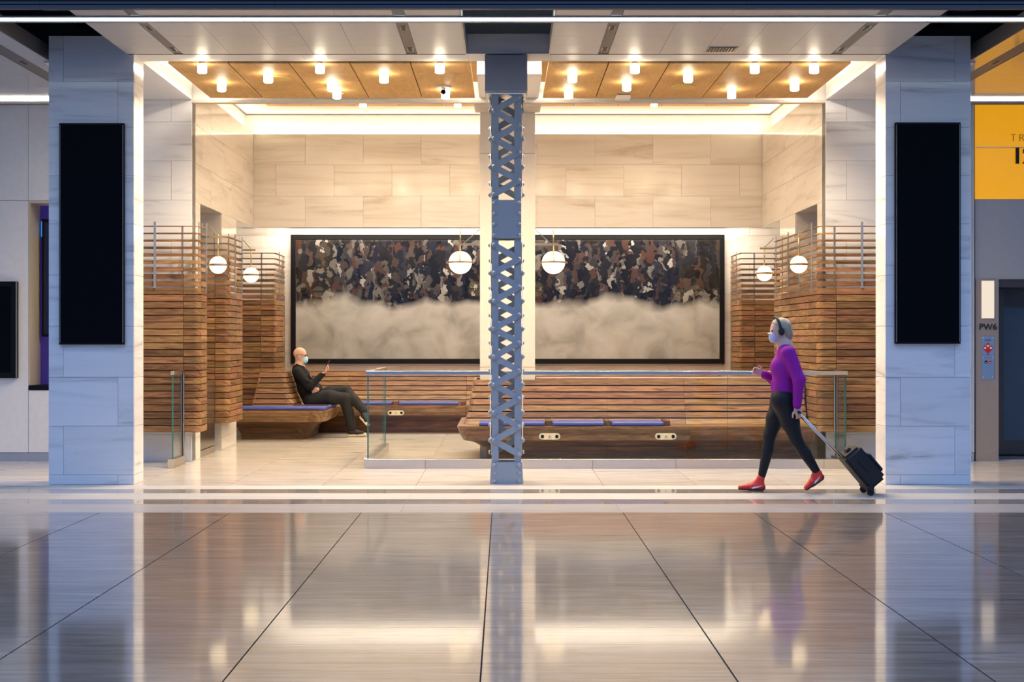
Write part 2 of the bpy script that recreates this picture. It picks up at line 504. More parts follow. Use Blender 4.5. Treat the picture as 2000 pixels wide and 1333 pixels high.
# ------------------------------------------------------------------ marble pillars with black displays
YP, YP2 = 14.16, 14.54
prow = [946.5, 928, 833, 737.5, 637.5, 537.5, 437.5, 343, 249, 159, 70]
pz_rows = [max(0.0, pz(v, YP)) for v in prow]
pz_rows[0] = 0.001
for s, side in ((-1, 'left'), (1, 'right')):
    xi, xo = XC + s * 3.85, XC + s * 4.722
    x0, x1 = min(xi, xo), max(xi, xo)
    t = thing('marble_pillar', 'white marble pillar clad in tiles carrying a black display, %s side of the waiting bay' % side, 'pillar', ((x0 + x1) / 2, 14.35, 0))
    box('core', x0 + 0.021, x1 - 0.021, YP + 0.021, YP2 - 0.021, 0.0, 4.60, grout_pale, t)
    ja, jb = x0 + 0.152, x1 - 0.163
    def jf(i, x0=x0, x1=x1, ja=ja, jb=jb, s=s):
        lowfirst = (i % 2 == 0) if s > 0 else (i % 2 == 1)
        return [x0, ja if lowfirst else jb, x1]
    tiles_xz(t, YP, 0.02, pz_rows, jf, marble)
    tiles_xz(t, YP2 - 0.02, 0.02, pz_rows, lambda i, x0=x0, x1=x1: [x0, (x0 + x1) / 2, x1], marble)
    tiles_yz(t, x0, 1, 0.02, pz_rows, lambda i: [YP + 0.021, YP2 - 0.021], marble)
    tiles_yz(t, x1, -1, 0.02, pz_rows, lambda i: [YP + 0.021, YP2 - 0.021], marble)
    u0, u1 = (115, 242.5) if s < 0 else (1748.5, 1876.5)
    v0, v1 = (240.5, 673.5) if s < 0 else (239, 672)
    d = thing('display_screen', 'tall switched-off black display mounted on the %s marble pillar' % side, 'display',
              ((px(u0, YP) + px(u1, YP)) / 2, YP - 0.02, pz(v1, YP)), 'tall displays on the pillars')
    xa, xb, za, zb = px(u0, YP - 0.04), px(u1, YP - 0.04), pz(v1, YP - 0.04), pz(v0, YP - 0.04)
    box('housing', xa, xb, YP - 0.04, YP - 0.002, za, zb, black_satin, d, 0.004)
    box('screen', xa + 0.018, xb - 0.018, YP - 0.046, YP - 0.0395, za + 0.02, zb - 0.02, black_gloss, d, 0.002)
    for sx in (xa + 0.012, xb - 0.014):
        box('edge_trim', sx, sx + 0.003, YP - 0.0475, YP - 0.04, za + 0.02, zb - 0.02, grey_panel, d)

# ------------------------------------------------------------------ walls of the bay
YR = 16.8      # front of the wall line
YH = 20.95     # upper back wall
YB = 22.62     # wall behind the picture
HWS = 3.853
CR = [3.18, 3.655, 4.13, 4.60]
XL, XR = XC - HWS, XC + HWS

wb_ = struct('wall_back_upper', 'upper back wall of the bay in warm cream marble tiles', 'wall', (XC, YH, 3.18))
box('backing', XL - 0.2, XR + 0.2, YH + 0.018, YH + 0.2, 3.18, 4.60, marble_wall, wb_)
tiles_xz(wb_, YH, 0.018, CR, lambda i: cut(XL, XR, 1.373 if i != 1 else 0.931, 0.878), marble_wall)
wbb = struct('wall_back', 'white marble wall behind the large framed picture', 'wall', (XC, YB, 0))
box('backing', XL - 1.3, XR + 1.3, YB + 0.018, YB + 0.2, 0, 3.6, marble_wall, wbb)
low = [0.0, 0.33, 0.805, 1.28, 1.755, 2.23, 2.705, 3.18, 3.6]
tiles_xz(wbb, YB, 0.018, low, lambda i: cut(XL - 1.2, XR + 1.2, 1.373 if i % 2 else 0.931, 0.878), marble_wall)
box('niche_ceiling', XL - 1.2, XR + 1.2, YH + 0.2, YB, 3.55, 3.65, white_paint, wbb)
# hidden-lamp cove above the picture
cv = struct('trim_1', 'bright light cove running along the wall above the framed picture', 'light cove', (XC, 22.3, 3.5))
box('light_strip', XC - 3.70, XC + 3.70, 21.95, 22.10, 3.52, 3.545, led_wall, cv)

low2 = [0.0, 0.33, 0.805, 1.28, 1.755, 2.23, 2.705, 3.18]
for s, side in ((-1, 'left'), (1, 'right')):
    X0 = XC + s * HWS
    w = struct('wall_' + side, '%s side wall of the bay in polished cream marble with square openings' % side, 'wall', (X0, 18.8, 0))
    def side_box(nm, y0, y1, z0, z1, m, d0=0.018, d1=0.3, s=s, X0=X0, w=w):
        xa, xb = X0 + s * d0, X0 + s * d1
        box(nm, min(xa, xb), max(xa, xb), y0, y1, z0, z1, m, w)
    side_box('header_backing', YR + 0.018, YH + 0.2, 3.18, 4.60, marble_wall)
    tiles_yz(w, X0, s, 0.018, CR, lambda i: cut(YR + 0.019, YH, YR + (0.6 if i % 2 else 1.1), 1.35), marble_wall)
    # piers between the openings
    for (ya, yb) in ((YR + 0.018, 17.27), (18.57, 19.6)):
        side_box('pier_core', ya, yb, 0, 3.18, marble_wall, 0.018, 0.9)
        tiles_yz(w, X0, s, 0.018, low2, lambda i, ya=ya, yb=yb: [ya + 0.001, yb], marble_wall)
    # rear walls of the openings
    side_box('opening_wall', YR, YB, 0, 3.6, marble_wall, 0.9, 1.0)
    # the wall line that faces the concourse
    r_ = struct('wall_%s_front' % side, '%s marble wall facing the concourse behind the pillar' % side, 'wall', (XC + s * 4.4, YR, 0))
    xe = XC + s * (5.62 if s > 0 else 4.95)
    xa, xb = min(X0, xe), max(X0, xe)
    cf = low2 + [3.655, 4.13, 4.40]
    box('backing', xa, xb, YR + 0.018, YR + 0.2, 0, 5.2, marble, r_)
    tiles_xz(r_, YR, 0.018, cf, lambda i, xa=xa, xb=xb, s=s: cut(xa, xb, XC + s * (HWS + (0.25 if i % 2 else 0.7)), 0.9), marble)

# wall above the wall line and the beam between the two ceilings
bm_ = struct('trim_2', 'slim white beam crossing between the front and rear ceilings', 'beam', (XC, YR, 4.38))
box('beam_face', XL, XR, YR + 0.02, YR + 0.16, 4.40, 4.62, white_paint, bm_)
box('beam_edge', XL, XR, YR, YR + 0.10, 4.365, 4.40, cream_metal, bm_)
# lintel between pillars
lt = struct('trim_3', 'polished marble lintel spanning between the two pillars', 'lintel', (XC, 14.35, 4.41))
nl = 9
for k in range(nl):
    a = XL + (XR - XL) * k / nl; b = XL + (XR - XL) * (k + 1) / nl
    box('lintel_block', a + 0.001, b - 0.001, YP, YP2, 4.415, 4.62, lintel_m, lt)

# ------------------------------------------------------------------ ceilings of the bay
ceil_f = struct('ceiling', 'white upper ceiling above the floating maple panels', 'ceiling', (XC, 15.6, 4.9))
box('ceiling_board', XC - 4.9, XC + 4.9, YP2, YR + 0.1, 4.95, 5.05, white_paint, ceil_f)
for s in (-1, 1):
    a, b = XC + s * HWS, XC + s * 4.9
    box('side_soffit', min(a, b), max(a, b), YP2, YR, 4.40, 4.48, marble, ceil_f)
    box('upstand', min(a, a + s * 0.05), max(a, a + s * 0.05), YP2, YR, 4.48, 4.95, white_paint, ceil_f)
    q = XC + s * 3.50
    box('light_strip', q - 0.03, q + 0.03, YP2 + 0.1, YR - 0.1, 4.52, 4.53, led_front, ceil_f)
    q = XC + s * 0.50
    box('light_strip', q - 0.02, q + 0.02, YP2 + 0.1, YR - 0.1, 4.52, 4.53, led_front, ceil_f)
box('front_upstand', XL, XR, YP2 - 0.02, YP2, 4.62, 4.95, white_paint, ceil_f)
box('bulkhead', XC - 0.36, XC + 0.36, 15.33, YR, 4.425, 4.95, white_paint, ceil_f)
box('bulkhead_gap', XC - 0.365, XC + 0.365, 15.318, 15.33, 4.415, 4.432, slot_m, ceil_f)
box('light_strip', XC - 0.34, XC + 0.34, 14.95, 15.03, 4.64, 4.65, led_front, ceil_f)  # added hidden strip, washes the bulkhead front white

CZ = 4.40
for s, side in ((-1, 'left'), (1, 'right')):
    cl = struct('ceiling_maple', '%s floating ceiling of honey maple panels holding small square lamps' % side, 'ceiling', (XC + s * 2.0, 15.6, CZ))
    a, b = XC + s * 0.405, XC + s * 3.605
    xa, xb = min(a, b), max(a, b)
    for i in range(5):
        for j in range(4):
            p0, p1 = xa + (xb - xa) * i / 5, xa + (xb - xa) * (i + 1) / 5
            q0, q1 = 14.575 + 2.11 * j / 4, 14.575 + 2.11 * (j + 1) / 4
            box('maple_panel', p0 + 0.006, p1 - 0.006, q0 + 0.0012, q1 - 0.0012, CZ, CZ + 0.03, maple, cl)
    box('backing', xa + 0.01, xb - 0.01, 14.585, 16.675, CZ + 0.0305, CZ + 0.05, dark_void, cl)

# rear bay: coffer with lit upstand and maple ceiling
cr = struct('ceiling_rear', 'rear coffered ceiling with glowing white cove and pale maple strip', 'ceiling', (XC, 19, 4.93))
HC2 = 4.02
ZC = 4.93
box('roof', XC - 4.4, XC + 4.4, YR + 0.1, 21.5, ZC + 0.06, ZC + 0.16, white_paint, cr)
box('perimeter_rear', XC - HC2, XC + HC2, 20.4, 21.17, ZC, ZC + 0.05, white_paint, cr)
for s in (-1, 1):
    a, b = XC + s * 3.55, XC + s * HC2
    box('perimeter_side', min(a, b), max(a, b), YR + 0.1, 20.4, ZC, ZC + 0.05, white_paint, cr)
    a, b = XC + s * HC2, XC + s * (HC2 + 0.05)
    box('cove_side', min(a, b), max(a, b), YR + 0.1, 21.2, 4.55, ZC + 0.06, white_paint, cr)
    a, b = XC + s * (HC2 - 0.03), XC + s * HC2
    box('air_slot', min(a, b), max(a, b), YR + 0.1, 21.15, ZC - 0.012, ZC, slot_m, cr)
    a, b = XC + s * 3.90, XC + s * 3.96
    box('light_strip', min(a, b), max(a, b), YR + 0.3, 21.0, 4.602, 4.612, led_warm, cr)
box('cove_rear', XC - HC2 - 0.05, XC + HC2 + 0.05, 21.17, 21.22, 4.55, ZC + 0.06, white_paint, cr)
box('air_slot', XC - HC2, XC + HC2, 21.12, 21.16, ZC - 0.012, ZC, slot_m, cr)
box('light_strip', XC - 3.85, XC + 3.85, 21.0, 21.06, 4.602, 4.612, led_warm, cr)
for i in range(11):
    for j in range(4):
        a = XC - 3.55 + 7.1 * i / 11; b = XC - 3.55 + 7.1 * (i + 1) / 11
        q0, q1 = 17.0 + 3.4 * j / 4, 17.0 + 3.4 * (j + 1) / 4
        box('maple_panel', a + 0.004, b - 0.004, q0 + 0.001, q1 - 0.001, ZC - 0.004, ZC + 0.05, maple, cr)

# small square-cut lamps hanging from the maple
LD = bpy.data.lights.new('downlight_beam', 'SPOT')
LD.energy = 112; LD.color = WARM; LD.spot_size = 2.7; LD.spot_blend = 0.8; LD.shadow_soft_size = 0.05
LD2 = LD.copy(); LD2.energy = 32
def downlight(x, y, z, label, r=0.049, h=0.098, beam=LD):
    t = thing('ceiling_lamp', label, 'ceiling lamp', (x, y, z))
    cyl('glass_shade', (x, y, z - h / 2 - 0.004), r, h, down_glass, t, n=24, bev=0.008)
    cyl('ceiling_plate', (x, y, z - 0.002), r * 0.75, 0.004, stainless, t, n=20)
    bar('pin', (x - r * 1.5, y, z - h * 0.45), (x + r * 1.5, y, z - h * 0.45), 0.005, 0.005, stainless, t)
    if beam:
        l = bpy.data.objects.new('downlight_beam', beam); COL.objects.link(l)
        l.parent = t; l.location = (0, 0, -h - 0.03)
    return t
ordn = ['first', 'second', 'third', 'fourth', 'fifth']
lampsL = {134: [395, 625, 859], 153: [524, 750], 170: [433, 648], 184.5: [658, 870]}
lampsR = {134: [1240, 1474, 1590], 152: [1118, 1344], 169: [1224, 1552], 184: [1110.7, 1429]}
rown = ['front row', 'second row', 'third row', 'back row']
for side, dct in (('left', lampsL), ('right', lampsR)):
    for (v, us), rn in zip(dct.items(), rown):
        Y = (CZ - 0.053 - HC) * F / (VY - v)
        for k, u in enumerate(us):
            downlight(px(u, Y), Y, CZ, 'glowing square lamp in the %s maple ceiling, %s, %s from the left' % (side, rn, ordn[k]))
for u, v, nm in ((709, 203.5, 'leftmost'), (894, 203, 'middle'), (1277.5, 201.5, 'rightmost')):
    Y = (ZC - 0.055 - HC) * F / (VY - v)
    downlight(px(u, Y), Y, ZC - 0.004, 'glowing lamp in the rear ceiling above the beam, %s of three' % nm, beam=LD2)
# added warm area fill without a fixture, brightens the rear bay
LR = bpy.data.lights.new('rear_fill_light', 'AREA'); LR.shape = 'RECTANGLE'
LR.size, LR.size_y = 6.0, 2.4; LR.energy = 165; LR.color = WARM; LR.spread = 2.5
lo = bpy.data.objects.new('rear_fill_light', LR); COL.objects.link(lo)
lo.parent = cr; lo.location = Vector((XC, 18.6, ZC - 0.03)) - W[cr]

# ceiling speakers, detector and vent
def disc(u, v, r, m, label, cat, name):
    Y = (CZ - HC) * F / (VY - v)
    o = cyl(name, (px(u, Y), Y, CZ - 0.006), r, 0.012, m, None, n=36)
    return tag(o, label, cat)
disc(545, 152.7, 0.145, disc_m, 'flat round gold speaker in the left maple ceiling', 'speaker', 'ceiling_speaker')
disc(1333.5, 169, 0.145, disc_m, 'flat round gold speaker in the right maple ceiling', 'speaker', 'ceiling_speaker')
Yc = (CZ - HC) * F / (VY - 169.5)
cmr = thing('dome_camera', 'small white dome camera on a round plate in left maple ceiling', 'camera', (px(866, Yc), Yc, CZ))
cyl('plate', (px(866, Yc), Yc, CZ - 0.008), 0.09, 0.016, white_paint, cmr, n=32)
cyl('stem', (px(866, Yc), Yc, CZ - 0.035), 0.022, 0.04, white_paint, cmr, n=16)
sphere('dome', (px(866, Yc), Yc, CZ - 0.06), 0.03, black_gloss, cmr, n=16)
Yc = (CZ - HC) * F / (VY - 186)
q = thing('ceiling_box', 'small white box fixture under the right maple ceiling', 'fixture', (px(1217, Yc), Yc, CZ))
box('casing', px(1203, Yc), px(1231, Yc), Yc - 0.1, Yc + 0.1, CZ - 0.05, CZ - 0.012, white_paint, q, 0.006)
box('mount', px(1205, Yc), px(1229, Yc), Yc - 0.09, Yc + 0.09, CZ - 0.012, CZ, slot_m, q)

# ------------------------------------------------------------------ soffits over the concourse edge
ZS = 4.41
YS_F, YS_B = 12.25, 14.16
sof = struct('ceiling_soffit', 'pale metal panel soffit in front of the bay with dark slots', 'ceiling', (XC, 13.2, ZS))
def soffit_run(parent, xs, ys, z=ZS, m=soffit_m, gap=0.003):
    for a, b in zip(xs[:-1], xs[1:]):
        for c, d in zip(ys[:-1], ys[1:]):
            box('soffit_panel', a + gap / 2, b - gap / 2, c + gap / 2, d - gap / 2, z, z + 0.03, m, parent)
ysoff = [YS_F, 12.75, 13.3, 13.75, YS_B - 0.004]
def at_z(u, v): # point on the soffit plane
    Y = (ZS - HC) * F / (VY - v); return px(u, Y)
xe_l = [at_z(250.7, 106), at_z(340, 106), at_z(358, 106), at_z(450, 106), at_z(541, 106), at_z(612, 106), at_z(695, 106), at_z(794, 106), at_z(815, 106), at_z(909, 106)]
xe_r = [at_z(1074, 106), at_z(1168, 106), at_z(1188, 106), at_z(1287, 106), at_z(1373, 106), at_z(1450, 106), at_z(1535, 106), at_z(1622, 106), at_z(1643, 106), at_z(1732.5, 106)]
for xs in (xe_l, xe_r):
    slots = [(1, 2), (7, 8)]
    run = []
    for i in range(len(xs) - 1):
        if (i, i + 1) in slots:
            box('slot_strip', xs[i] + 0.002, xs[i + 1] - 0.002, YS_F, YS_B - 0.004, ZS + 0.004, ZS + 0.03, slot_m, sof)
            for yy in (12.98, 13.92):
                xm = (xs[i] + xs[i + 1]) / 2
                q = box('recessed_lamp', xm - 0.03, xm + 0.03, yy - 0.09, yy + 0.09, ZS + 0.0005, ZS + 0.012, stainless, sof)
                box('lamp_hole', xm - 0.02, xm + 0.02, yy - 0.075, yy + 0.075, ZS - 0.002, ZS + 0.004, fascia_d, q)
        else:
            soffit_run(sof, [xs[i], xs[i + 1]], ysoff)
    box('soffit_edge', xs[0] - 0.012, xs[0], YS_F, YS_B - 0.004, ZS, ZS + 0.14, cream_metal, sof)
    box('soffit_edge', xs[-1], xs[-1] + 0.012, YS_F, YS_B - 0.004, ZS, ZS + 0.14, cream_metal, sof)
    box('soffit_joint', xs[0], xs[-1], YS_B - 0.004, YS_B, ZS - 0.003, ZS + 0.03, fascia_d, sof)
# left and right neighbouring bays
for s, side in ((-1, 'left'), (1, 'right')):
    sb = struct('ceiling_soffit_' + side, 'satin panel soffit of the %s neighbouring bay with a taupe slot' % side, 'ceiling', (XC + s * 6.5, 14.5, ZS))
    a, b = XC + s * 4.82, XC + s * 9.5
    sl0, sl1 = (px(0, 14.2) - 0.0 + 0.02, px(0, 14.2) + 0.19) if s < 0 else (XC * 2 - px(0, 14.2) - 0.19, XC * 2 - px(0, 14.2) - 0.02)
    xs = sorted([a, b]); yb_ = [YS_F, 13.0, 13.75, 14.5, 15.25, 16.0, 16.85]
    parts = [xs[0], sl0, sl1, xs[1]] if s < 0 else [xs[0], sl0, sl1, xs[1]]
    for i in (0, 2):
        n = max(1, round((parts[i + 1] - parts[i]) / 1.3))
        soffit_run(sb, [parts[i] + (parts[i + 1] - parts[i]) * k / n for k in range(n + 1)], yb_, m=soffit_g)
    box('slot_strip', sl0 + 0.002, sl1 - 0.002, YS_F, 16.85, ZS + 0.004, ZS + 0.03, slot_m, sb)
    for yy in (13.3, 14.6, 15.9):
        xm = (sl0 + sl1) / 2
        q = box('recessed_lamp', xm - 0.035, xm + 0.035, yy - 0.09, yy + 0.09, ZS + 0.0005, ZS + 0.012, stainless, sb)
        box('lamp_hole', xm - 0.024, xm + 0.024, yy - 0.075, yy + 0.075, ZS - 0.002, ZS + 0.004, fascia_d, q)
    box('soffit_edge', min(a, a + s * 0.012), max(a, a + s * 0.012), YS_F, 16.85, ZS, ZS + 0.16, slot_m, sb)
    # line of light where the soffit meets the wall
    c0, c1 = XC + s * 4.9, XC + s * 9.5
    box('wall_light', min(c0, c1), max(c0, c1), 16.79, 16.83, ZS - 0.020, ZS - 0.006, emitter('line_of_light_' + side, (1.0, 0.95, 0.90), 26.0 if s < 0 else 9.0), sb)
    box('wall_light_rail', min(c0, c1), max(c0, c1), 16.80, 16.86, ZS - 0.065, ZS - 0.030, slot_m, sb)
# void above the soffits, with a few dull ducts
vd = struct('ceiling_void', 'dark void with ducts above the soffits', 'ceiling', (XC, 13.2, 5.3))
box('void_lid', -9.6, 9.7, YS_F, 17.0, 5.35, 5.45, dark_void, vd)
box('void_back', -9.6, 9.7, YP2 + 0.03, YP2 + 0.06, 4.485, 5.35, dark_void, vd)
for s in (-1, 1):
    tube('duct', [(XC + s * 4.15, 12.3, 4.95), (XC + s * 4.2, 13.4, 4.9), (XC + s * 4.5, 14.5, 4.85)], 0.09, fascia_m, vd, n=12)
    tube('cable', [(XC + s * 4.65, 12.4, 4.75), (XC + s * 4.3, 13.2, 4.68), (XC + s * 4.05, 14.1, 4.72)], 0.012, slot_m, vd, n=8)
# fascia and line light
fs_ = struct('trim_4', 'dark ribbed metal fascia along the top of the concourse edge', 'fascia', (XC, YS_F, ZS))
zt = ZS
for h, m, d in ((0.032, fascia_m, 0.0), (0.014, fascia_d, 0.03), (0.018, fascia_m, 0.01), (0.03, fascia_d, 0.03), (0.05, fascia_m, 0.0), (0.80, fascia_d, 0.02)):  # tall last course is added above the view to block light from the void
    for k in range(-4, 4):
        a, b = XC + k * 2.08, XC + (k + 1) * 2.08
        box('fascia_length', a + 0.001, b - 0.001, YS_F - 0.05 + d, YS_F, zt, zt + h, m, fs_)
    zt += h
ll = thing('line_light', 'long thin cool white line light running under the soffit edge', 'line light', (XC, 12.55, 4.35))
YL = 12.5
box('diffuser', -9.0, 9.0, YL, YL + 0.135, ZS - 0.006, ZS - 0.001, led_blue, ll)
box('front_lip', -9.0, 9.0, YL - 0.035, YL, ZS - 0.012, ZS - 0.001, steel_blue, ll)
box('rear_lip', -9.0, 9.0, YL + 0.135, YL + 0.19, ZS - 0.012, ZS - 0.001, steel_blue, ll)
for k in range(-4, 5):
    box('joint_clip', XC + k * 2.08 - 0.35, XC + k * 2.08 - 0.345, YL - 0.035, YL + 0.135, ZS - 0.014, ZS - 0.006, stainless, ll)
# supply vent
Yv = (ZS - HC) * F / (VY - 95.5)
vt = thing('air_vent', 'small rectangular slatted air vent in the pale soffit at right', 'vent', (px(1411, Yv), Yv, ZS))
xa, xb = px(1381, Yv), px(1440, Yv)
box('frame', xa, xb, Yv - 0.12, Yv + 0.12, ZS - 0.006, ZS + 0.001, stainless, vt)
box('dark_core', xa + 0.015, xb - 0.015, Yv - 0.1, Yv + 0.1, ZS - 0.008, ZS - 0.005, fascia_d, vt)
for k in range(9):
    xx = xa + 0.03 + (xb - xa - 0.06) * k / 8
    box('slat', xx - 0.006, xx + 0.006, Yv - 0.1, Yv + 0.1, ZS - 0.014, ZS - 0.007, stainless, vt)

# ------------------------------------------------------------------ centre pilaster
pl = struct('wall_pilaster', 'cream painted column cover standing inside the front bench', 'pilaster', (XC, 17.75, 0))
xa, xb = px(937.5, 17.4), px(1045, 17.4)
for z0, z1 in ((0.0, 1.135), (1.14, 3.825), (3.83, ZC)):
    box('cover_panel', xa, xb, 17.4, 18.1, z0, z1, cream_metal, pl)
box('top_bracket', xa - 0.06, xb + 0.06, YR + 0.1, 17.4, 4.34, 4.40, cream_metal, bm_)
# ------------------------------------------------------------------ riveted steel column
YK0, YK1 = 14.22, 14.52
kx0, kx1 = px(960.3, YK0), px(1018, YK0)
fw = px(973.7, YK0) - kx0
colm = thing('steel_column', 'blue grey riveted steel lattice column at the front of the bay', 'column', ((kx0 + kx1) / 2, (YK0 + YK1) / 2, 0))
zt_, zb_ = pz(176, YK0), pz(905, YK0)
for (cx, sx) in ((kx0, 1), (kx1, -1)):
    for (cy, sy) in ((YK0, 1), (YK1, -1)):
        t_ = 0.012
        pts = [(cx, cy), (cx + sx * fw, cy), (cx + sx * fw, cy + sy * t_), (cx + sx * t_, cy + sy * t_), (cx + sx * t_, cy + sy * fw), (cx, cy + sy * fw)]
        n = 6
        vs = [(x, y, zb_ - 0.1) for x, y in pts] + [(x, y, zt_ + 0.1) for x, y in pts]
        fc = [tuple(range(n)), tuple(range(2 * n - 1, n - 1, -1))] + [(i, (i + 1) % n, n + (i + 1) % n, n + i) for i in range(n)]
        o = mk('corner_angle', vs, fc, steel_blue, colm)
        bmq = bmesh.new(); bmq.from_mesh(o.data); bmesh.ops.recalc_face_normals(bmq, faces=bmq.faces); bmq.to_mesh(o.data); bmq.free()
RIV = None
def rivet(c, normal, r=0.019, parent=colm):
    global RIV
    if RIV is None:
        bm = bmesh.new(); bmesh.ops.create_uvsphere(bm, u_segments=12, v_segments=8, radius=1.0)
        bmesh.ops.delete(bm, geom=[v for v in bm.verts if v.co.z < -0.05], context='VERTS')
        for v in bm.verts: v.co = Vector((v.co.x * 0.023, v.co.y * 0.023, v.co.z * 0.019))
        for f in bm.faces: f.smooth = True
        RIV = bpy.data.meshes.new('rivet'); bm.to_mesh(RIV); bm.free(); RIV.materials.append(steel_blue); auto_uv(RIV)
    o = link('rivet', RIV, c, parent)
    o.rotation_euler = Vector(normal).to_track_quat('Z', 'Y').to_euler()
    return o
def lace(a, b, nrm, w=0.064, t=0.009):
    """one flat lacing bar with rounded ends between two rivets"""
    a, b, nrm = Vector(a), Vector(b), Vector(nrm)
    d = (b - a).normalized(); s = nrm.cross(d)
    out = []
    for k in range(9):
        an = -math.pi / 2 + math.pi * k / 8
        out.append(b + d * (math.cos(an) * w / 2) + s * (math.sin(an) * w / 2))
    for k in range(9):
        an = math.pi / 2 + math.pi * k / 8
        out.append(a + d * (math.cos(an) * w / 2) + s * (math.sin(an) * w / 2))
    n = len(out)
    vs = [tuple(p) for p in out] + [tuple(p + nrm * t) for p in out]
    fc = [tuple(range(n))[::-1], tuple(range(n, 2 * n))] + [(i, (i + 1) % n, n + (i + 1) % n, n + i) for i in range(n)]
    mk('lacing_bar', vs, fc, steel_blue, colm)
cxm, cym = (kx0 + kx1) / 2, (YK0 + YK1) / 2
xl_, xr_ = px(965.5, YK0), px(1014.0, YK0)
hw_ = (xr_ - xl_) / 2
def lattice(levels, first_right):
    zs = [pz(v, YK0) for v in levels]
    for fi, (nrm, org, along) in enumerate((((0, -1, 0), (cxm, YK0, 0), (1, 0, 0)), ((0, 1, 0), (cxm, YK1, 0), (1, 0, 0)),
                             ((-1, 0, 0), (kx0, cym, 0), (0, 1, 0)), ((1, 0, 0), (kx1, cym, 0), (0, 1, 0)))):
        nv, al = Vector(nrm), Vector(along)
        ptsl = []
        for i, z in enumerate(zs):
            rgt = ((i % 2 == 0) == first_right) != (fi == 1)
            p = Vector(org) + al * (hw_ if rgt else -hw_); p.z = z
            ptsl.append(p)
        for i in range(len(ptsl) - 1):
            off = nv * (0.0005 if i % 2 == 0 else 0.0098)
            lace(ptsl[i] + off, ptsl[i + 1] + off, nrm)
        for p in ptsl: rivet(p + nv * 0.0186, nrm)
lattice([189.5 - 27.3] + [189.5 + 27.25 * i for i in range(8)], False)
lattice([479 + 27.27 * i for i in range(16)], False)
# plates
def plate(u0, u1, v0, v1, taper=0.0):
    for yy, sg in ((YK0, -1), (YK1, 1)):
        xa, xb, za, zb = px(u0, YK0), px(u1, YK0), max(0.0, pz(v1, YK0)), pz(v0, YK0)
        prism('gusset_plate', [(xa - taper, za), (xb + taper, za), (xb, zb), (xa, zb)], yy + sg * 0.022, yy + sg * 0.0, steel_blue, colm)
        for vv in np.linspace(v0 + 6, v1 - 6, 4 if taper == 0 else 3):
            for uu in (966, 1013.3):
                rivet((px(uu, YK0), yy + sg * 0.022, pz(vv, YK0)), (0, sg, 0))
    for xx, sg in ((px(u0, YK0), -1), (px(u1, YK0), 1)):
        box('side_plate', min(xx, xx - sg * 0.012), max(xx, xx - sg * 0.012), YK0 - 0.01, YK1 + 0.01, max(0.0, pz(v1, YK0)), pz(v0, YK0), steel_blue, colm)
plate(961, 1018, 391, 466)
plate(959.5, 1019.5, 903.5, 946, 0.014)
box('cap_box', px(947, 14.15), px(1030, 14.15), 14.15, 14.60, pz(178, 14.15), 4.405, cap_grey, colm, 0.004)
box('cap_trim', px(949, 14.15), px(1028, 14.15), 14.2, 14.58, pz(182, 14.15), pz(178, 14.15), stainless, colm)

# ------------------------------------------------------------------ wood screens
NROW = 30
ZB, ZT = 0.375, 2.85
PIT = (ZT - ZB) / NROW
def arc(cx, cy, r, a0, a1, n=5):
    return [(cx + r * math.cos(a0 + (a1 - a0) * i / n), cy + r * math.sin(a0 + (a1 - a0) * i / n)) for i in range(n + 1)]

def screen(label, pieces, posts, side, zb=ZB, open_rows=9):
    """pieces: list of plan polylines, outer face on the right hand when walking them"""
    allp = [p for pc in pieces for p in pc]
    t = thing('wood_screen', label, 'wood screen', (sum(p[0] for p in allp) / len(allp), sum(p[1] for p in allp) / len(allp), zb))
    n0 = int(round((zb - ZB) / PIT))
    for pi, pc in enumerate(pieces):
        # trim a joint gap at both ends
        q = [Vector(p) for p in pc]
        q[0] = q[0] + (q[1] - q[0]).normalized() * 0.003
        q[-1] = q[-1] + (q[-2] - q[-1]).normalized() * 0.003
        q = [tuple(v) for v in q]
        inn = offset_path(q, 0.032)
        lin = offset_path(q, 0.026); lin2 = offset_path(q, 0.045)
        cache = {}
        for k in range(n0, NROW):
            top = ZB + (k + 1) * PIT - 0.007
            j = NROW - 1 - k          # 0 = topmost
            h = PIT - 0.010
            if j < open_rows: h = 0.012 + (PIT - 0.024) * (j / (open_rows - 1)) * 0.85
            key = round(h, 4)
            # every third row or so is set a touch proud
            board('slat', q, q, inn, inn, top - h, top, walnut, t, cache, key)
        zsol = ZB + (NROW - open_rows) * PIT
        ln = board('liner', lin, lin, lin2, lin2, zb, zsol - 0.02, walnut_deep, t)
    for (x, y, z0, z1, w) in posts:
        box('steel_post', x - w / 2, x + w / 2, y - 0.006, y + 0.006, z0, z1, steel_post, t)
    return t

HS = 3.685      # half width between the inner faces of the screens
YW1 = 16.5
def mir(pts, s):
    # left-hand plan (relative to centre axis, inner positive) -> world
    return [(XC + s * x, y) for x, y in pts]
RC = 0.075
def side_pieces(s, lst):
    out = []
    for pts in lst:
        w = mir(pts, s)
        out.append(w if s < 0 else w[::-1])
    return out
xo = 4.75
xj = HS + (391 - 358) * YW1 / F       # upright joint on the front face
front_l = [[(xo, YW1), (xj, YW1)],
           [(xj, YW1), (HS + RC, YW1)] + arc(HS + RC, YW1 + RC, RC, -math.pi / 2, -math.pi, 5)[1:],
           ]
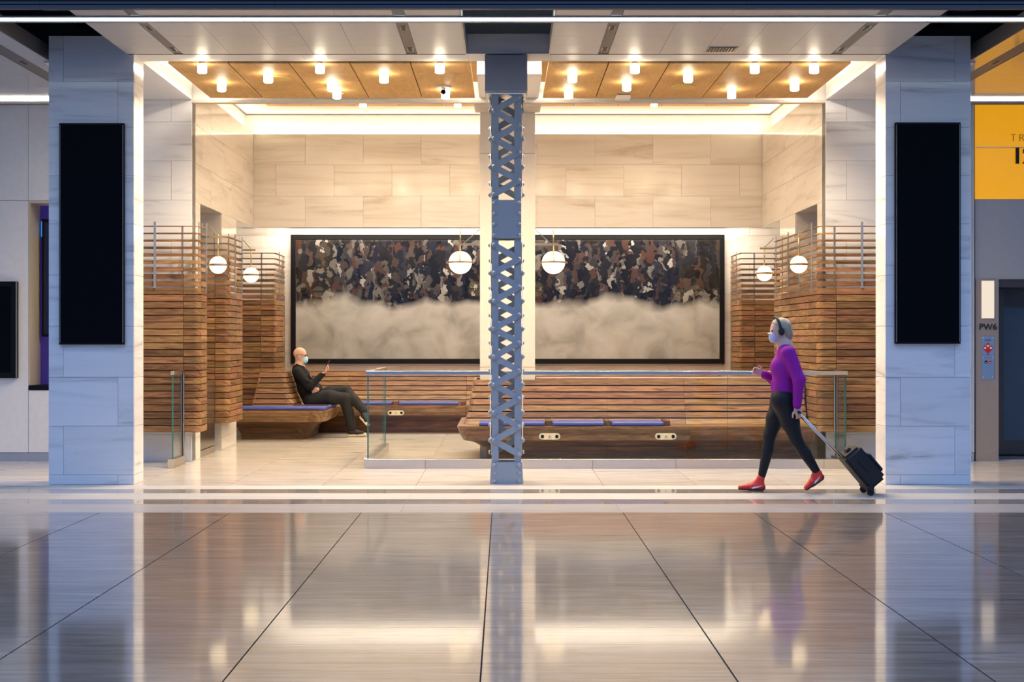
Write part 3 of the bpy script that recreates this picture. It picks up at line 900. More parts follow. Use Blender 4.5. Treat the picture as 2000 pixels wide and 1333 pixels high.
# arcs above are written for the left side where the inner face lies at smaller |x|: rebuild simply
def corner(xc, yc, r):
    return [(xc + r * math.sin(a) * 1.0, yc - r * math.cos(a)) for a in [0, -0.32, -0.64, -0.96, -1.28, -math.pi / 2]]
front_corner = [(xj, YW1)] + corner(HS + RC, YW1 + RC, RC)
def posts_front(s):
    u = 302 if s < 0 else 1684
    p = [(px(u, YW1 - 0.02), YW1 - 0.012, pz(563, YW1), pz(433.5, YW1), 0.028)]
    u = 358 if s < 0 else 1628
    p.append((px(u, YW1 + 0.1), YW1 + 0.05, 2.0, pz(442, YW1 + 0.1), 0.022))
    return p
def thin(s, xs, ys): return [(XC + s * x, y, 2.05, 2.90, 0.012) for x, y in zip(xs, ys)]

# left: front screen and a second one beyond the opening
screen('walnut slat screen nearest the left pillar with open slats at its top',
       side_pieces(-1, [[(xo, YW1), (xj, YW1)], front_corner, [(HS, YW1 + RC), (HS, 16.88)]]),
       posts_front(-1) + thin(-1, [HS - 0.006, HS + 0.05, HS + 0.05], [16.82, 16.66, 16.84]), 'left')
YW2 = 18.25
x2 = HS + 0.19
screen('walnut slat screen beyond the left opening, second from the left pillar',
       side_pieces(-1, [[(4.6, YW2), (x2, YW2)], [(x2, YW2)] + corner(HS + RC, YW2 + RC, RC), [(HS, YW2 + RC), (HS, 18.75)], [(HS, 18.75), (HS, 19.17)]]),
       thin(-1, [HS - 0.006, HS - 0.006, HS + 0.06, HS + 0.06, x2 + 0.02], [18.62, 19.1, 18.5, 18.95, YW2 + 0.06]), 'left')
# right: one long screen round the corner
xs_r = [16.5 + RC, 17.0, 17.55, 18.1, 18.65, 19.17]
screen('long walnut slat screen wrapping the corner beside the right pillar',
       side_pieces(1, [[(xo, YW1), (xj + 0.02, YW1)], [(xj + 0.02, YW1)] + front_corner[1:]] + [[(HS, a), (HS, b)] for a, b in zip(xs_r[:-1], xs_r[1:])]),
       posts_front(1) + thin(1, [HS - 0.006] * 4 + [HS + 0.06] * 4, [16.8, 17.5, 18.2, 19.0, 17.1, 17.8, 18.5, 18.9]), 'right')
YW3 = 21.72
for s, side in ((-1, 'left'), (1, 'right')):
    h3 = 3.645
    j3 = (3.826 + XC)
    screen('walnut slat screen in the far %s corner beside the framed picture' % side,
           side_pieces(s, [[(4.7, YW3), (j3, YW3)], [(j3, YW3)] + corner(h3 + 0.04, YW3 + 0.04, 0.04), [(h3, YW3 + 0.04), (h3, YB - 0.01)]]),
           [(XC + s * (h3 - 0.006), YW3 + 0.3, 2.05, 2.88, 0.012), (XC + s * (j3), YW3 + 0.06, 2.0, 2.84, 0.02)], side, zb=ZB)
# rosy light strips behind the open slats
for s, side in ((-1, 'left'), (1, 'right')):
    q = struct('trim_5' if s < 0 else 'trim_6', 'hidden rosy light strip behind the open slats of the %s screens' % side, 'light strip', (XC + s * 4.2, 16.6, 2.0))
    a, b = XC + s * 3.85, XC + s * 4.75
    box('light_strip', min(a, b), max(a, b), YW1 + 0.12, YW1 + 0.16, 2.02, 2.03, led_pink, q)
    box('light_strip', min(a, b), max(a, b), YW3 + 0.2, YW3 + 0.24, 2.02, 2.03, led_pink, q)
    if s < 0:
        a, b = XC + s * 3.80, XC + s * 3.84
        box('light_strip', min(a, b), max(a, b), YW2 + 0.1, 19.1, 2.02, 2.03, led_pink, q)
    else:
        a, b = XC + s * 3.80, XC + s * 3.84
        box('light_strip', min(a, b), max(a, b), 16.7, 19.1, 2.02, 2.03, led_pink, q)

# low steel cabinet in the left opening
cb = thing('steel_cabinet', 'low mirror-polished steel cabinet in the left wall opening', 'cabinet', (XC - 4.1, 17.8, 0))
mirror_steel = plain('mirror_steel', (0.36, 0.31, 0.26), 0.15, metal=0.9)
box('body', XC - 4.5, XC - 3.868, 17.29, 18.2, 0.09, 0.93, mirror_steel, cb, 0.004)
box('kick_plate', XC - 4.5, XC - 3.862, 17.29, 18.2, 0.0, 0.085, stainless, cb)

# ------------------------------------------------------------------ globe lamps
def globe_mesh(r):
    me = bpy.data.meshes.get('globe_%d' % int(r * 1000))
    if me: return me
    bm = bmesh.new(); bmesh.ops.create_uvsphere(bm, u_segments=32, v_segments=20, radius=r)
    for f in bm.faces: f.smooth = True
    # flattened crown where the fitter sits
    for v in bm.verts:
        if v.co.z > r * 0.93: v.co.z = r * 0.93
    me = bpy.data.meshes.new('globe_%d' % int(r * 1000)); bm.to_mesh(me); bm.free()
    me.materials.append(globe_glass); auto_uv(me)
    return me
def band(name, c, r, w, h, parent):
    n = 40; vs, fc = [], []
    for k in range(n):
        a = 2 * math.pi * k / n
        for rr, zz in ((r, -h / 2), (r + w, -h / 2), (r + w, h / 2), (r, h / 2)):
            vs.append((c[0] + rr * math.cos(a), c[1] + rr * math.sin(a), c[2] + zz))
    for k in range(n):
        j = (k + 1) % n
        for q in range(4):
            fc.append((k * 4 + q, j * 4 + q, j * 4 + (q + 1) % 4, k * 4 + (q + 1) % 4))
    return mk(name, vs, fc, brass, parent)
def side_globe(u, v, Y, s, label):
    c = P(u, v, Y); r = 0.107
    t = thing('globe_lamp', label, 'lamp', (c[0] + s * 0.1, Y, c[2]), 'globe lamps on the wood screens')
    link('globe', globe_mesh(r), c, t)
    band('band', c, r - 0.002, 0.007, 0.026, t)
    cyl('fitter', (c[0], c[1], c[2] + r), 0.035, 0.012, brass, t, n=20)
    zt2 = c[2] + r + 0.27; zb2 = c[2] + 0.345
    cyl('stem', (c[0], c[1], (c[2] + r + zt2) / 2), 0.009, zt2 - c[2] - r, brass, t, n=12)
    xw = XC + s * (HS - 0.0)
    bar('arm', (c[0] - s * 0.06, c[1], zb2), (xw - s * 0.014, c[1], zb2), 0.018, 0.026, brass, t)
    bar('brace', (c[0], c[1], zb2 + 0.01), (xw - s * 0.016, c[1], zb2 + 0.14), 0.011, 0.011, brass, t)
side_globe(426, 518, 16.93, -1, 'glowing white globe lamp on the left screens, nearest the left pillar')
side_globe(490.5, 537.5, 19.1, -1, 'glowing white globe lamp on the left screens, farther back by the corner')
side_globe(1560, 517, 16.93, 1, 'glowing white globe lamp on the right screen, nearest the right pillar')
side_globe(1493, 534.5, 19.1, 1, 'glowing white globe lamp on the right screen, farther back')
def centre_globe(u, v, s, label):
    Y = 17.75; r = 0.149
    c = P(u, v, Y)
    t = thing('globe_lamp', label, 'lamp', (c[0] - s * 0.2, Y, c[2]), 'large globe lamps on the pilaster')
    link('globe', globe_mesh(r), c, t)
    band('band', c, r - 0.002, 0.008, 0.022, t)
    for sg in (-1, 1):
        box('band_tip', c[0] + sg * (r + 0.017) - 0.014, c[0] + sg * (r + 0.017) + 0.014, Y - 0.012, Y + 0.012, c[2] - 0.012, c[2] + 0.012, brass, t)
    # yoke strap over the front and the back of the globe
    for sg in (-1, 1):
        pts = [(c[0], Y + sg * 0.0, c[2] + r + 0.09), (c[0], Y + sg * 0.03, c[2] + r + 0.03)] + [(c[0], Y + sg * (r + 0.008) * math.sin(a), c[2] + (r + 0.008) * math.cos(a)) for a in (0.35, 0.6, 0.85, 1.1, 1.35, math.pi / 2)]
        tube('yoke', pts, 0.008, brass, t, n=8)
    zb2 = pz(477.5, Y)
    cyl('stem', (c[0], Y, (pz(449.5, Y) + c[2] + r + 0.06) / 2), 0.008, pz(449.5, Y) - c[2] - r - 0.06, brass, t, n=12)
    xw = px(937.5, 17.4) - 0.002 if s < 0 else px(1045, 17.4) + 0.002
    bar('arm', (c[0] + s * 0.06, Y, zb2), (xw, Y, zb2), 0.022, 0.03, brass, t)
    bar('brace', (c[0] - s * 0.04, Y, zb2 + 0.01), (xw, Y, pz(447, Y)), 0.011, 0.011, brass, t)
centre_globe(899, 513, -1, 'large glowing globe lamp left of the steel column with brass yoke')
centre_globe(1081, 513, 1, 'large glowing globe lamp right of the steel column with brass yoke')

# ------------------------------------------------------------------ framed picture
pic = thing('framed_picture', 'very wide black framed picture with dark upper half and pale stone lower half', 'picture', (XC, YB - 0.03, 1.09))
PX0, PX1 = px(568, 22.55), px(1415, 22.55)
PZ0, PZ1 = pz(711, 22.55), pz(458.5, 22.55)
box('backing', PX0 + 0.02, PX1 - 0.02, 22.56, YB - 0.001, PZ0 + 0.02, PZ1 - 0.02, black_satin, pic)
fwid = 0.082
for nm, a in (('frame_rail', (PX0, PX1, PZ0, PZ0 + fwid)), ('frame_rail', (PX0, PX1, PZ1 - fwid, PZ1)),
              ('frame_stile', (PX0, PX0 + fwid, PZ0 + fwid, PZ1 - fwid)), ('frame_stile', (PX1 - fwid, PX1, PZ0 + fwid, PZ1 - fwid))):
    box(nm, a[0], a[1], 22.53, 22.60, a[2], a[3], black_satin, pic, 0.004)
m, nt, b = new_mat('abstract_print')
N, L = nt.nodes, nt.links
tc = N.new('ShaderNodeTexCoord')
sp = N.new('ShaderNodeSeparateXYZ'); L.new(tc.outputs['Object'], sp.inputs[0])
mp = N.new('ShaderNodeMapping'); mp.inputs['Scale'].default_value = (7.5, 1, 3.2); L.new(tc.outputs['Object'], mp.inputs[0])
wn = N.new('ShaderNodeTexNoise'); wn.inputs['Scale'].default_value = 6.0; wn.inputs['Detail'].default_value = 8; L.new(tc.outputs['Object'], wn.inputs['Vector'])
wa = N.new('ShaderNodeVectorMath'); wa.operation = 'MULTIPLY_ADD'; wa.inputs[1].default_value = (2.2, 2.2, 2.2)
L.new(wn.outputs['Color'], wa.inputs[0]); L.new(mp.outputs[0], wa.inputs[2])
vo = N.new('ShaderNodeTexVoronoi'); vo.inputs['Scale'].default_value = 1.7; L.new(wa.outputs[0], vo.inputs['Vector'])
sh = N.new('ShaderNodeSeparateColor'); L.new(vo.outputs['Color'], sh.inputs[0])
cr_ = ramp(nt, [(0.0, (0.006, 0.006, 0.007)), (0.32, (0.013, 0.011, 0.010)), (0.48, (0.008, 0.010, 0.017)), (0.60, (0.030, 0.025, 0.021)), (0.72, (0.045, 0.020, 0.013)), (0.83, (0.040, 0.036, 0.031)), (0.93, (0.095, 0.085, 0.073)), (1.0, (0.22, 0.205, 0.185))])
L.new(sh.outputs[0], cr_.inputs[0])
nz = N.new('ShaderNodeTexNoise'); nz.inputs['Scale'].default_value = 2.2; nz.inputs['Detail'].default_value = 7; nz.inputs['Distortion'].default_value = 0.6
L.new(tc.outputs['Object'], nz.inputs['Vector'])
st = ramp(nt, [(0.3, (0.20, 0.185, 0.16)), (0.5, (0.31, 0.29, 0.255)), (0.75, (0.40, 0.375, 0.335))]); L.new(nz.outputs['Fac'], st.inputs[0])
# height of the border between dark and pale, wavering and lower towards the middle third
a1 = N.new('ShaderNodeMath'); a1.operation = 'MULTIPLY_ADD'; a1.inputs[1].default_value = 0.75; a1.inputs[2].default_value = -0.42
n3 = N.new('ShaderNodeTexNoise'); n3.inputs['Scale'].default_value = 0.9; n3.inputs['Detail'].default_value = 3; L.new(tc.outputs['Object'], n3.inputs['Vector'])
L.new(n3.outputs['Fac'], a1.inputs[0])
sb_ = N.new('ShaderNodeMath'); sb_.operation = 'SUBTRACT'; L.new(sp.outputs['Z'], sb_.inputs[0]); L.new(a1.outputs[0], sb_.inputs[1])
mr = N.new('ShaderNodeMapRange'); mr.inputs['From Min'].default_value = -0.10; mr.inputs['From Max'].default_value = 0.05; L.new(sb_.outputs[0], mr.inputs['Value'])
mx = N.new('ShaderNodeMix'); mx.data_type = 'RGBA'
L.new(mr.outputs[0], mx.inputs[0]); L.new(st.outputs[0], mx.inputs[6]); L.new(cr_.outputs[0], mx.inputs[7])
L.new(mx.outputs[2], b.inputs['Base Color'])
b.inputs['Roughness'].default_value = 0.03; b.inputs['Specular IOR Level'].default_value = 0.35
box('print', PX0 + fwid, PX1 - fwid, 22.545, 22.56, PZ0 + fwid, PZ1 - fwid, m, pic)
# ------------------------------------------------------------------ benches
def rrect(x0, x1, y0, y1, rs, n=5):
    """counter-clockwise plan outline; rs = radii of front-left, front-right, back-right, back-left"""
    fl_, fr_, br_, bl_ = rs
    def a(cx, cy, r, a0):
        return [(cx + r * math.cos(a0 + math.pi / 2 * i / n), cy + r * math.sin(a0 + math.pi / 2 * i / n)) for i in range(n + 1)]
    return (a(x0 + fl_, y0 + fl_, fl_, math.pi), a(x1 - fr_, y0 + fr_, fr_, -math.pi / 2), a(x1 - br_, y1 - br_, br_, 0.0), a(x0 + bl_, y1 - bl_, bl_, math.pi / 2))

def ring_pieces(x0, x1, y0, y1, rs, xj=(), yj=(), sides='fLRb'):
    """plan pieces of a rounded rectangle split at upright joints, walked counter-clockwise seen from above"""
    A, B, C, D = rrect(x0, x1, y0, y1, rs)
    out = []
    out.append(('corner', A))
    if 'f' in sides:
        xs = [A[-1][0]] + [j for j in xj if A[-1][0] + 0.05 < j < B[0][0] - 0.05] + [B[0][0]]
        for a, b in zip(xs[:-1], xs[1:]): out.append(('front', [(a, y0), (b, y0)]))
    out.append(('corner', B))
    if 'R' in sides:
        ys = [B[-1][1]] + [j for j in yj if B[-1][1] + 0.05 < j < C[0][1] - 0.05] + [C[0][1]]
        for a, b in zip(ys[:-1], ys[1:]): out.append(('right', [(x1, a), (x1, b)]))
    if 'b' in sides:
        out.append(('corner', C))
        out.append(('back', [C[-1], D[0]]))
        out.append(('corner', D))
    if 'L' in sides:
        out.append(('left', [D[-1], A[0]]))
    return out

def band_rows(name, parent, z0, z1, rect0, rect1, rs, mat, th, xj=(), yj=(), sides='fLRb', gap=0.003):
    """one course of boards following a rounded rectangle, rect0 at its foot and rect1 at its head"""
    rects = [rect0, rect1, (rect0[0] + th, rect0[1] - th, rect0[2] + th, rect0[3] - th), (rect1[0] + th, rect1[1] - th, rect1[2] + th, rect1[3] - th)]
    xj = [j for j in xj if all(r[0] + rs[0] + 0.06 < j < r[1] - rs[1] - 0.06 for r in rects)]
    yj = [j for j in yj if all(r[2] + rs[1] + 0.06 < j < r[3] - rs[2] - 0.06 for r in rects)]
    pb = ring_pieces(*rect0, rs, xj, yj, sides); pt = ring_pieces(*rect1, rs, xj, yj, sides)
    ib = ring_pieces(rect0[0] + th, rect0[1] - th, rect0[2] + th, rect0[3] - th, rs, xj, yj, sides)
    it = ring_pieces(rect1[0] + th, rect1[1] - th, rect1[2] + th, rect1[3] - th, rs, xj, yj, sides)
    for (k, a), (_, b), (_, c), (_, d) in zip(pb, pt, ib, it):
        a, b, c, d = list(a), list(b), list(c), list(d)
        if k in ('front', 'right', 'back', 'left'):
            i = 0 if k in ('front', 'back') else 1
            sg = 1 if a[-1][i] > a[0][i] else -1
            def tr(l):
                p, q = list(l[0]), list(l[-1]); p[i] += sg * gap / 2; q[i] -= sg * gap / 2
                return [tuple(p), tuple(q)]
            a, b, c, d = tr(a), tr(b), tr(c), tr(d)
        board(name, a, b, c, d, z0, z1, mat, parent)

def lerp(a, b, t): return a + (b - a) * t
def lerpr(r0, r1, t): return tuple(lerp(a, b, t) for a, b in zip(r0, r1))

def island(t, seat, back0, back1, ztop, rs, rback, xj, yj=(), sides='fLRb', zs=0.44, rows=7):
    """seat with undercut base and a slatted back with sloping faces"""
    x0, x1, y0, y1 = seat
    def ins(d):
        return (x0 + d if 'L' in sides else x0, x1 - d if 'R' in sides else x1, y0 + d, y1 - d if 'b' in sides else y1)
    # fascia boards, undercut cove and base boards
    prof = [(0.0, 0.44), (0.012, 0.405), (0.035, 0.34), (0.075, 0.27), (0.20, 0.235), (0.30, 0.175), (0.335, 0.09), (0.345, 0.0)]
    prof = [(d, z + zs - 0.44 if z > 0.1 else z) for d, z in prof]
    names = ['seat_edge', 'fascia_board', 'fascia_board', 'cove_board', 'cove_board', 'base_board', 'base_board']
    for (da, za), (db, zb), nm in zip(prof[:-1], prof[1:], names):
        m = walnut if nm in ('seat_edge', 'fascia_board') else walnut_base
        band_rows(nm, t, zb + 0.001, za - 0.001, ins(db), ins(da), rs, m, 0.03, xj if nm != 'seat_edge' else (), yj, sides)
    # seat top
    A = [p for _, pc in ring_pieces(*ins(0.014), rs, (), (), 'fLRb') for p in pc]
    vs = [(x, y, zs - 0.012) for x, y in A] + [(x, y, zs + 0.003) for x, y in A]; n = len(A)
    fc = [tuple(range(n))[::-1], tuple(range(n, 2 * n))] + [(i, (i + 1) % n, n + (i + 1) % n, n + i) for i in range(n)]
    mk('seat_board', vs, fc, walnut, t)
    # sloping back
    z0 = zs + 0.004
    def rect_at(q): return lerpr(back0, back1, q ** 0.72)
    for k in range(rows):
        qa, qb = k / rows, (k + 0.82) / rows
        za, zb = z0 + (ztop - z0) * qa, z0 + (ztop - z0) * qb
        band_rows('back_slat', t, za, zb, rect_at(qa), rect_at(qb), rback, walnut, 0.03, xj, yj, sides)
        # recessed dark joint
    def sh(r, d): return (r[0] + d, r[1] - d, r[2] + d, r[3] - d)
    for k in range(3):
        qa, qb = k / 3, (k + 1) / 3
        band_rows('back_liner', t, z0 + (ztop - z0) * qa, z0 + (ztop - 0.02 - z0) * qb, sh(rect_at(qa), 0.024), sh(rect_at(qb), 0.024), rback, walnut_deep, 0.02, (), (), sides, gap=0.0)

def cushion(label, x0, x1, y0, y1, z, h=0.052, group=None):
    n = 8
    bm = bmesh.new(); bmesh.ops.create_cube(bm, size=1.0)
    for v in bm.verts: v.co = Vector((v.co.x * (x1 - x0), v.co.y * (y1 - y0), v.co.z * h))
    bmesh.ops.bevel(bm, geom=[e for e in bm.edges], offset=h * 0.46, segments=4, affect='EDGES', profile=0.6)
    for v in bm.verts:
        if v.co.z > 0.2 * h:
            q = max(0, 1 - (2 * v.co.x / (x1 - x0)) ** 2) * max(0, 1 - (2 * v.co.y / (y1 - y0)) ** 2)
            v.co.z += 0.008 * q
    for f in bm.faces: f.smooth = True
    me = bpy.data.meshes.new('seat_cushion'); bm.to_mesh(me); bm.free(); me.materials.append(blue_vinyl); auto_uv(me)
    o = link('seat_cushion', me, ((x0 + x1) / 2, (y0 + y1) / 2, z + h / 2 + 0.001), None)
    return tag(o, label, 'cushion', group)

def outlet(parent, u, v, Y, w):
    cx, cz = px(u, Y), pz(v, Y)
    h = w * 0.30; n = 10
    poly = []
    for sg in (1, -1):
        for k in range(n + 1):
            a = -math.pi / 2 + math.pi * k / n
            poly.append((cx + sg * ((w - h) / 2 + h / 2 * math.cos(a)), cz + sg * h / 2 * math.sin(a)))
    o = prism('outlet_plate', poly, Y - 0.006, Y + 0.03, ivory, parent)
    for dx in (-0.34, 0.34):
        cyl('socket', (cx + dx * w, Y - 0.007, cz), h * 0.27, 0.006, black_satin, o, 'Y', n=16)
    cyl('usb_ring', (cx, Y - 0.0075, cz), h * 0.26, 0.004, cream_metal, o, 'Y', n=16)
    cyl('usb_port', (cx, Y - 0.010, cz), h * 0.08, 0.004, black_satin, o, 'Y', n=8)

ZSE = 0.44
# --- front bench
YF = 16.52
fb = thing('walnut_bench', 'long walnut slatted bench behind the front glass rail', 'bench', (1.2, 17.4, 0))
xl0, xr0 = px(892, YF), 3.725
jx = [px(959, 16.98), px(1339, 16.98)]
island(fb, (xl0, xr0, YF, 18.55), (px(905, 16.97), 3.725, 16.97, 18.12), (px(925, 17.16), 3.725, 17.16, 17.94), 1.0, (0.14, 0.02, 0.02, 0.14), (0.05, 0.02, 0.02, 0.05), jx, sides='fLb', zs=ZSE)
for a, b in ((px(1046, 17.4) + 0.005, px(1339, 17.1)), (px(1339, 17.1) + 0.004, 3.72)):
    box('back_cap', a, b, 17.18, 17.93, 0.985, 1.002, walnut, fb)
for u in (1071, 1186.5, 1301.5):
    x = px(u, 16.7)
    box('seat_divider', x - 0.037, x + 0.037, 16.62, 16.95, ZSE + 0.002, ZSE + 0.075, walnut_base, fb, 0.008)
outlet(fb, 1073.5, 853, YF + 0.012, 0.254)
outlet(fb, 1300.5, 853, YF + 0.012, 0.254)
cg = 'blue cushions on the front bench'
cushion('blue seat cushion at the left end of front bench, behind the steel column', px(936, 16.65), px(1064, 16.65), 16.56, 16.93, ZSE + 0.003, group=cg)
cushion('blue seat cushion in the middle of front bench, right of steel column', px(1078.5, 16.65), px(1179.5, 16.65), 16.56, 16.93, ZSE + 0.003, group=cg)
cushion('blue seat cushion farthest right on the front bench', px(1194, 16.65), px(1295.5, 16.65), 16.56, 16.93, ZSE + 0.003, group=cg)

# --- bench along the picture wall
YBK = 21.66
bb = thing('wall_bench', 'walnut slatted bench running along the wall below the framed picture', 'bench', (XC, 22.1, 0))
bx0, bx1 = XC - 3.55, XC + 3.55
bj = [px(680, 22.2), px(680, 22.2) + 1.9, XC + 1.0, XC + 2.6]
prof = [(0.0, ZSE), (0.012, 0.405), (0.04, 0.34), (0.075, 0.285), (0.20, 0.245), (0.29, 0.18), (0.33, 0.09), (0.34, 0.0)]
names = ['seat_edge', 'fascia_board', 'fascia_board', 'cove_board', 'cove_board', 'base_board', 'base_board']
def run_boards(t, name, ya, za, yb, zb, xs, mat, th=0.03):
    for a, b in zip(xs[:-1], xs[1:]):
        board(name, [(a + 0.002, ya), (b - 0.002, ya)], [(a + 0.002, yb), (b - 0.002, yb)], [(a + 0.002, ya + th), (b - 0.002, ya + th)], [(a + 0.002, yb + th), (b - 0.002, yb + th)], za, zb, mat, t)
xs_b = [bx0] + bj + [bx1]
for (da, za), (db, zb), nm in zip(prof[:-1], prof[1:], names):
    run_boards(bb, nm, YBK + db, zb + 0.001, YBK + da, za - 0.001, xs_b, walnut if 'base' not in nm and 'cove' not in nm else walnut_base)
box('seat_board', bx0, bx1, YBK + 0.014, YB - 0.01, ZSE - 0.012, ZSE + 0.003, walnut, bb)
zbt = 0.965
for k in range(7):
    qa, qb = k / 7, (k + 0.83) / 7
    run_boards(bb, 'back_slat', lerp(22.10, 22.34, qa ** 0.8), lerp(ZSE + 0.004, zbt, qa), lerp(22.10, 22.34, qb ** 0.8), lerp(ZSE + 0.004, zbt, qb), xs_b, walnut)
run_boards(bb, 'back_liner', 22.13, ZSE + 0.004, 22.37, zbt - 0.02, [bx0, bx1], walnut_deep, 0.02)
run_boards(bb, 'top_ledge', 22.345, zbt - 0.012, 22.345, zbt + 0.004, xs_b, walnut, YB - 22.35)
for u in (773.5, 904.5):
    x = px(u, 21.9); box('seat_divider', x - 0.042, x + 0.042, YBK + 0.08, YBK + 0.42, ZSE + 0.002, ZSE + 0.07, walnut_base, bb, 0.008)
outlet(bb, 773.3, 806.8, YBK + 0.012, 0.256)
cg = 'blue cushions on the wall bench'
cushion('blue seat cushion on the wall bench just right of the seated man', px(690, 21.9), px(767, 21.9), YBK + 0.05, YBK + 0.42, ZSE + 0.003, group=cg)
cushion('blue seat cushion on the wall bench behind left part of the glass rail', px(780, 21.9), px(896, 21.9), YBK + 0.05, YBK + 0.42, ZSE + 0.003, group=cg)

# --- peninsulas on either side
for s, side in ((-1, 'left'), (1, 'right')):
    def sx(a, b):
        q = (XC + s * a, XC + s * b); return min(q), max(q)
    t = thing('end_bench', ('walnut bench with sloping slatted end where the man sits' if s < 0 else 'walnut bench with slatted back in the far right corner, mostly hidden'), 'bench', (XC + s * 3.3, 21, 0))
    seat = (*sx(2.62, 4.30), 20.15, YBK - 0.006)
    b0 = (*sx(3.14, 3.86), 20.62, YBK - 0.01); b1 = (*sx(3.34, 3.75), 20.83, YBK - 0.01)
    rs = (0.02, 0.26, 0.02, 0.02) if s < 0 else (0.26, 0.02, 0.02, 0.02)
    island(t, seat, b0, b1, 0.99, rs, (0.04, 0.10, 0.02, 0.02) if s < 0 else (0.10, 0.04, 0.02, 0.02), [], yj=[20.95, 21.3], sides='fLR', zs=ZSE)
    box('back_cap', *sx(3.35, 3.74), 20.86, YBK - 0.01, 0.975, 0.992, walnut, t)
    if s < 0:
        x = px(640, 20.7)
        bar('seat_divider', (x - 0.5, 20.62, ZSE + 0.035), (x + 0.02, 20.62, ZSE + 0.035), 0.05, 0.065, walnut_base, t)
cushion('long blue seat cushion at the front end of the bench beside the man', px(470, 20.3), px(638, 20.3), 20.2, 20.57, ZSE + 0.003)
cushion('blue seat cushion the man sits on', XC - 3.10, XC - 2.66, 20.68, 21.62, ZSE + 0.003)

# ------------------------------------------------------------------ glass rails
def glass_panel(parent, x0, x1, y0, y1, z0, z1):
    """a thin pane with green edges; y0==y1 for a pane facing the camera"""
    t2 = 0.0085
    if abs(x1 - x0) > abs(y1 - y0): a, b, c, d = x0, x1, y0 - t2, y0 + t2
    else: a, b, c, d = x0 - t2, x0 + t2, y0, y1
    vs = [(a, c, z0), (b, c, z0), (b, d, z0), (a, d, z0), (a, c, z1), (b, c, z1), (b, d, z1), (a, d, z1)]
    fs = [(3, 2, 1, 0), (4, 5, 6, 7), (0, 1, 5, 4), (1, 2, 6, 5), (2, 3, 7, 6), (3, 0, 4, 7)]
    fmx = [1, 1, 0, 1, 0, 1] if abs(x1 - x0) > abs(y1 - y0) else [1, 1, 1, 0, 1, 0]
    mk('glass_pane', vs, fs, None, parent, mats=[glass_clear, glass_edge], fm=fmx)
YG = 15.97
ZG0, ZG1 = 0.108, 1.075
gr = thing('glass_rail', 'glass guard rail with steel top in front of the long bench', 'glass rail', (1.2, YG, 0))
gx0, gx1 = px(718.5, YG), px(1653, YG)
gj = [gx0, px(951, YG), px(1186, YG), px(1421, YG), gx1]
for a, b in zip(gj[:-1], gj[1:]): glass_panel(gr, a + 0.003, b - 0.003, YG, YG, 0.09, ZG1)
box('top_rail', gx0 - 0.02, gx1 + 0.012, YG - 0.028, YG + 0.028, ZG1, ZG1 + 0.046, stainless, gr, 0.003)
cj = [px(713, YG - 0.04), px(831, YG), px(1157, YG), px(1319, YG), px(1607, YG), px(1658, YG)]
for a, b in zip(cj[:-1], cj[1:]): box('curb', a + 0.0008, b - 0.0008, YG - 0.06, YG + 0.06, 0.0, 0.106, stainless, gr, 0.002)
glass_panel(gr, gx0, gx0, YG + 0.012, 18.3, 0.09, ZG1)
box('return_top_rail', gx0 - 0.026, gx0 + 0.026, YG + 0.03, 18.3, ZG1, ZG1 + 0.046, stainless, gr, 0.003)
box('return_curb', gx0 - 0.05, gx0 + 0.05, YG + 0.062, 18.3, 0.0, 0.106, stainless, gr, 0.002)
glass_panel(gr, gx1 - 0.01, gx1 - 0.01, YG + 0.012, 16.44, 0.09, ZG1)
box('return_top_rail', gx1 - 0.036, gx1 + 0.012, YG + 0.03, 16.46, ZG1, ZG1 + 0.046, stainless, gr, 0.003)
box('wall_channel', gx1 - 0.03, gx1 + 0.01, 16.44, 16.485, 0.4, ZG1 + 0.03, stainless, gr)
box('return_curb', gx1 - 0.06, gx1 + 0.03, YG + 0.062, 16.46, 0.0, 0.106, stainless, gr, 0.002)
gl = thing('short_glass_rail', 'short glass guard panel with steel cap beside the left wood screen', 'glass rail', (XC - 3.88, 16.2, 0))
qx = px(338, YG)
glass_panel(gl, qx, qx, YG - 0.02, 16.44, 0.09, ZG1)
box('top_rail', qx - 0.022, qx + 0.022, YG - 0.035, 16.46, ZG1, ZG1 + 0.046, stainless, gl, 0.003)
box('wall_channel', qx - 0.02, qx + 0.02, 16.44, 16.485, 0.0, ZG1 + 0.03, stainless, gl)
box('curb', qx - 0.05, qx + 0.03, YG - 0.06, 16.46, 0.0, 0.106, stainless, gl, 0.002)

# ------------------------------------------------------------------ left neighbouring wall
YN = 16.86
hl = struct('wall_hall_left', 'white glass panel wall of the concourse left of the pillar', 'wall', (-6.5, YN, 0))
xj_ = px(55.5, YN)
zu, zs_ = pz(392, YN), pz(753, YN)
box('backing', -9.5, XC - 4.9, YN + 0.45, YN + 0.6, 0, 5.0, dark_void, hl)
for a, b in ((-9.4, -7.6), (-7.6, xj_), (xj_, XC - 4.86)):
    box('upper_panel', a + 0.002, b - 0.002, YN, YN + 0.03, zu + 0.003, 4.36, white_panel, hl)
for a, b in ((-9.4, -7.6), (-7.6, xj_)):
    box('lower_panel', a + 0.002, b - 0.002, YN, YN + 0.03, 0.105, zu - 0.003, white_panel, hl)
box('lower_panel', xj_ + 0.004, XC - 4.86, YN, YN + 0.03, 0.105, pz(763, YN), white_panel, hl)
box('niche_jamb', xj_, xj_ + 0.02, YN + 0.002, YN + 0.38, zs_, zu, beige_panel, hl)
box('niche_head', xj_ + 0.02, XC - 4.86, YN + 0.002, YN + 0.38, zu - 0.03, zu - 0.001, cream_metal, hl)
box('niche_back', xj_ + 0.0, XC - 4.86, YN + 0.38, YN + 0.42, zs_, zu, purple_m, hl)
box('niche_sill', xj_ + 0.004, XC - 4.86, YN - 0.006, YN + 0.38, pz(762.5, YN), zs_, black_satin, hl)
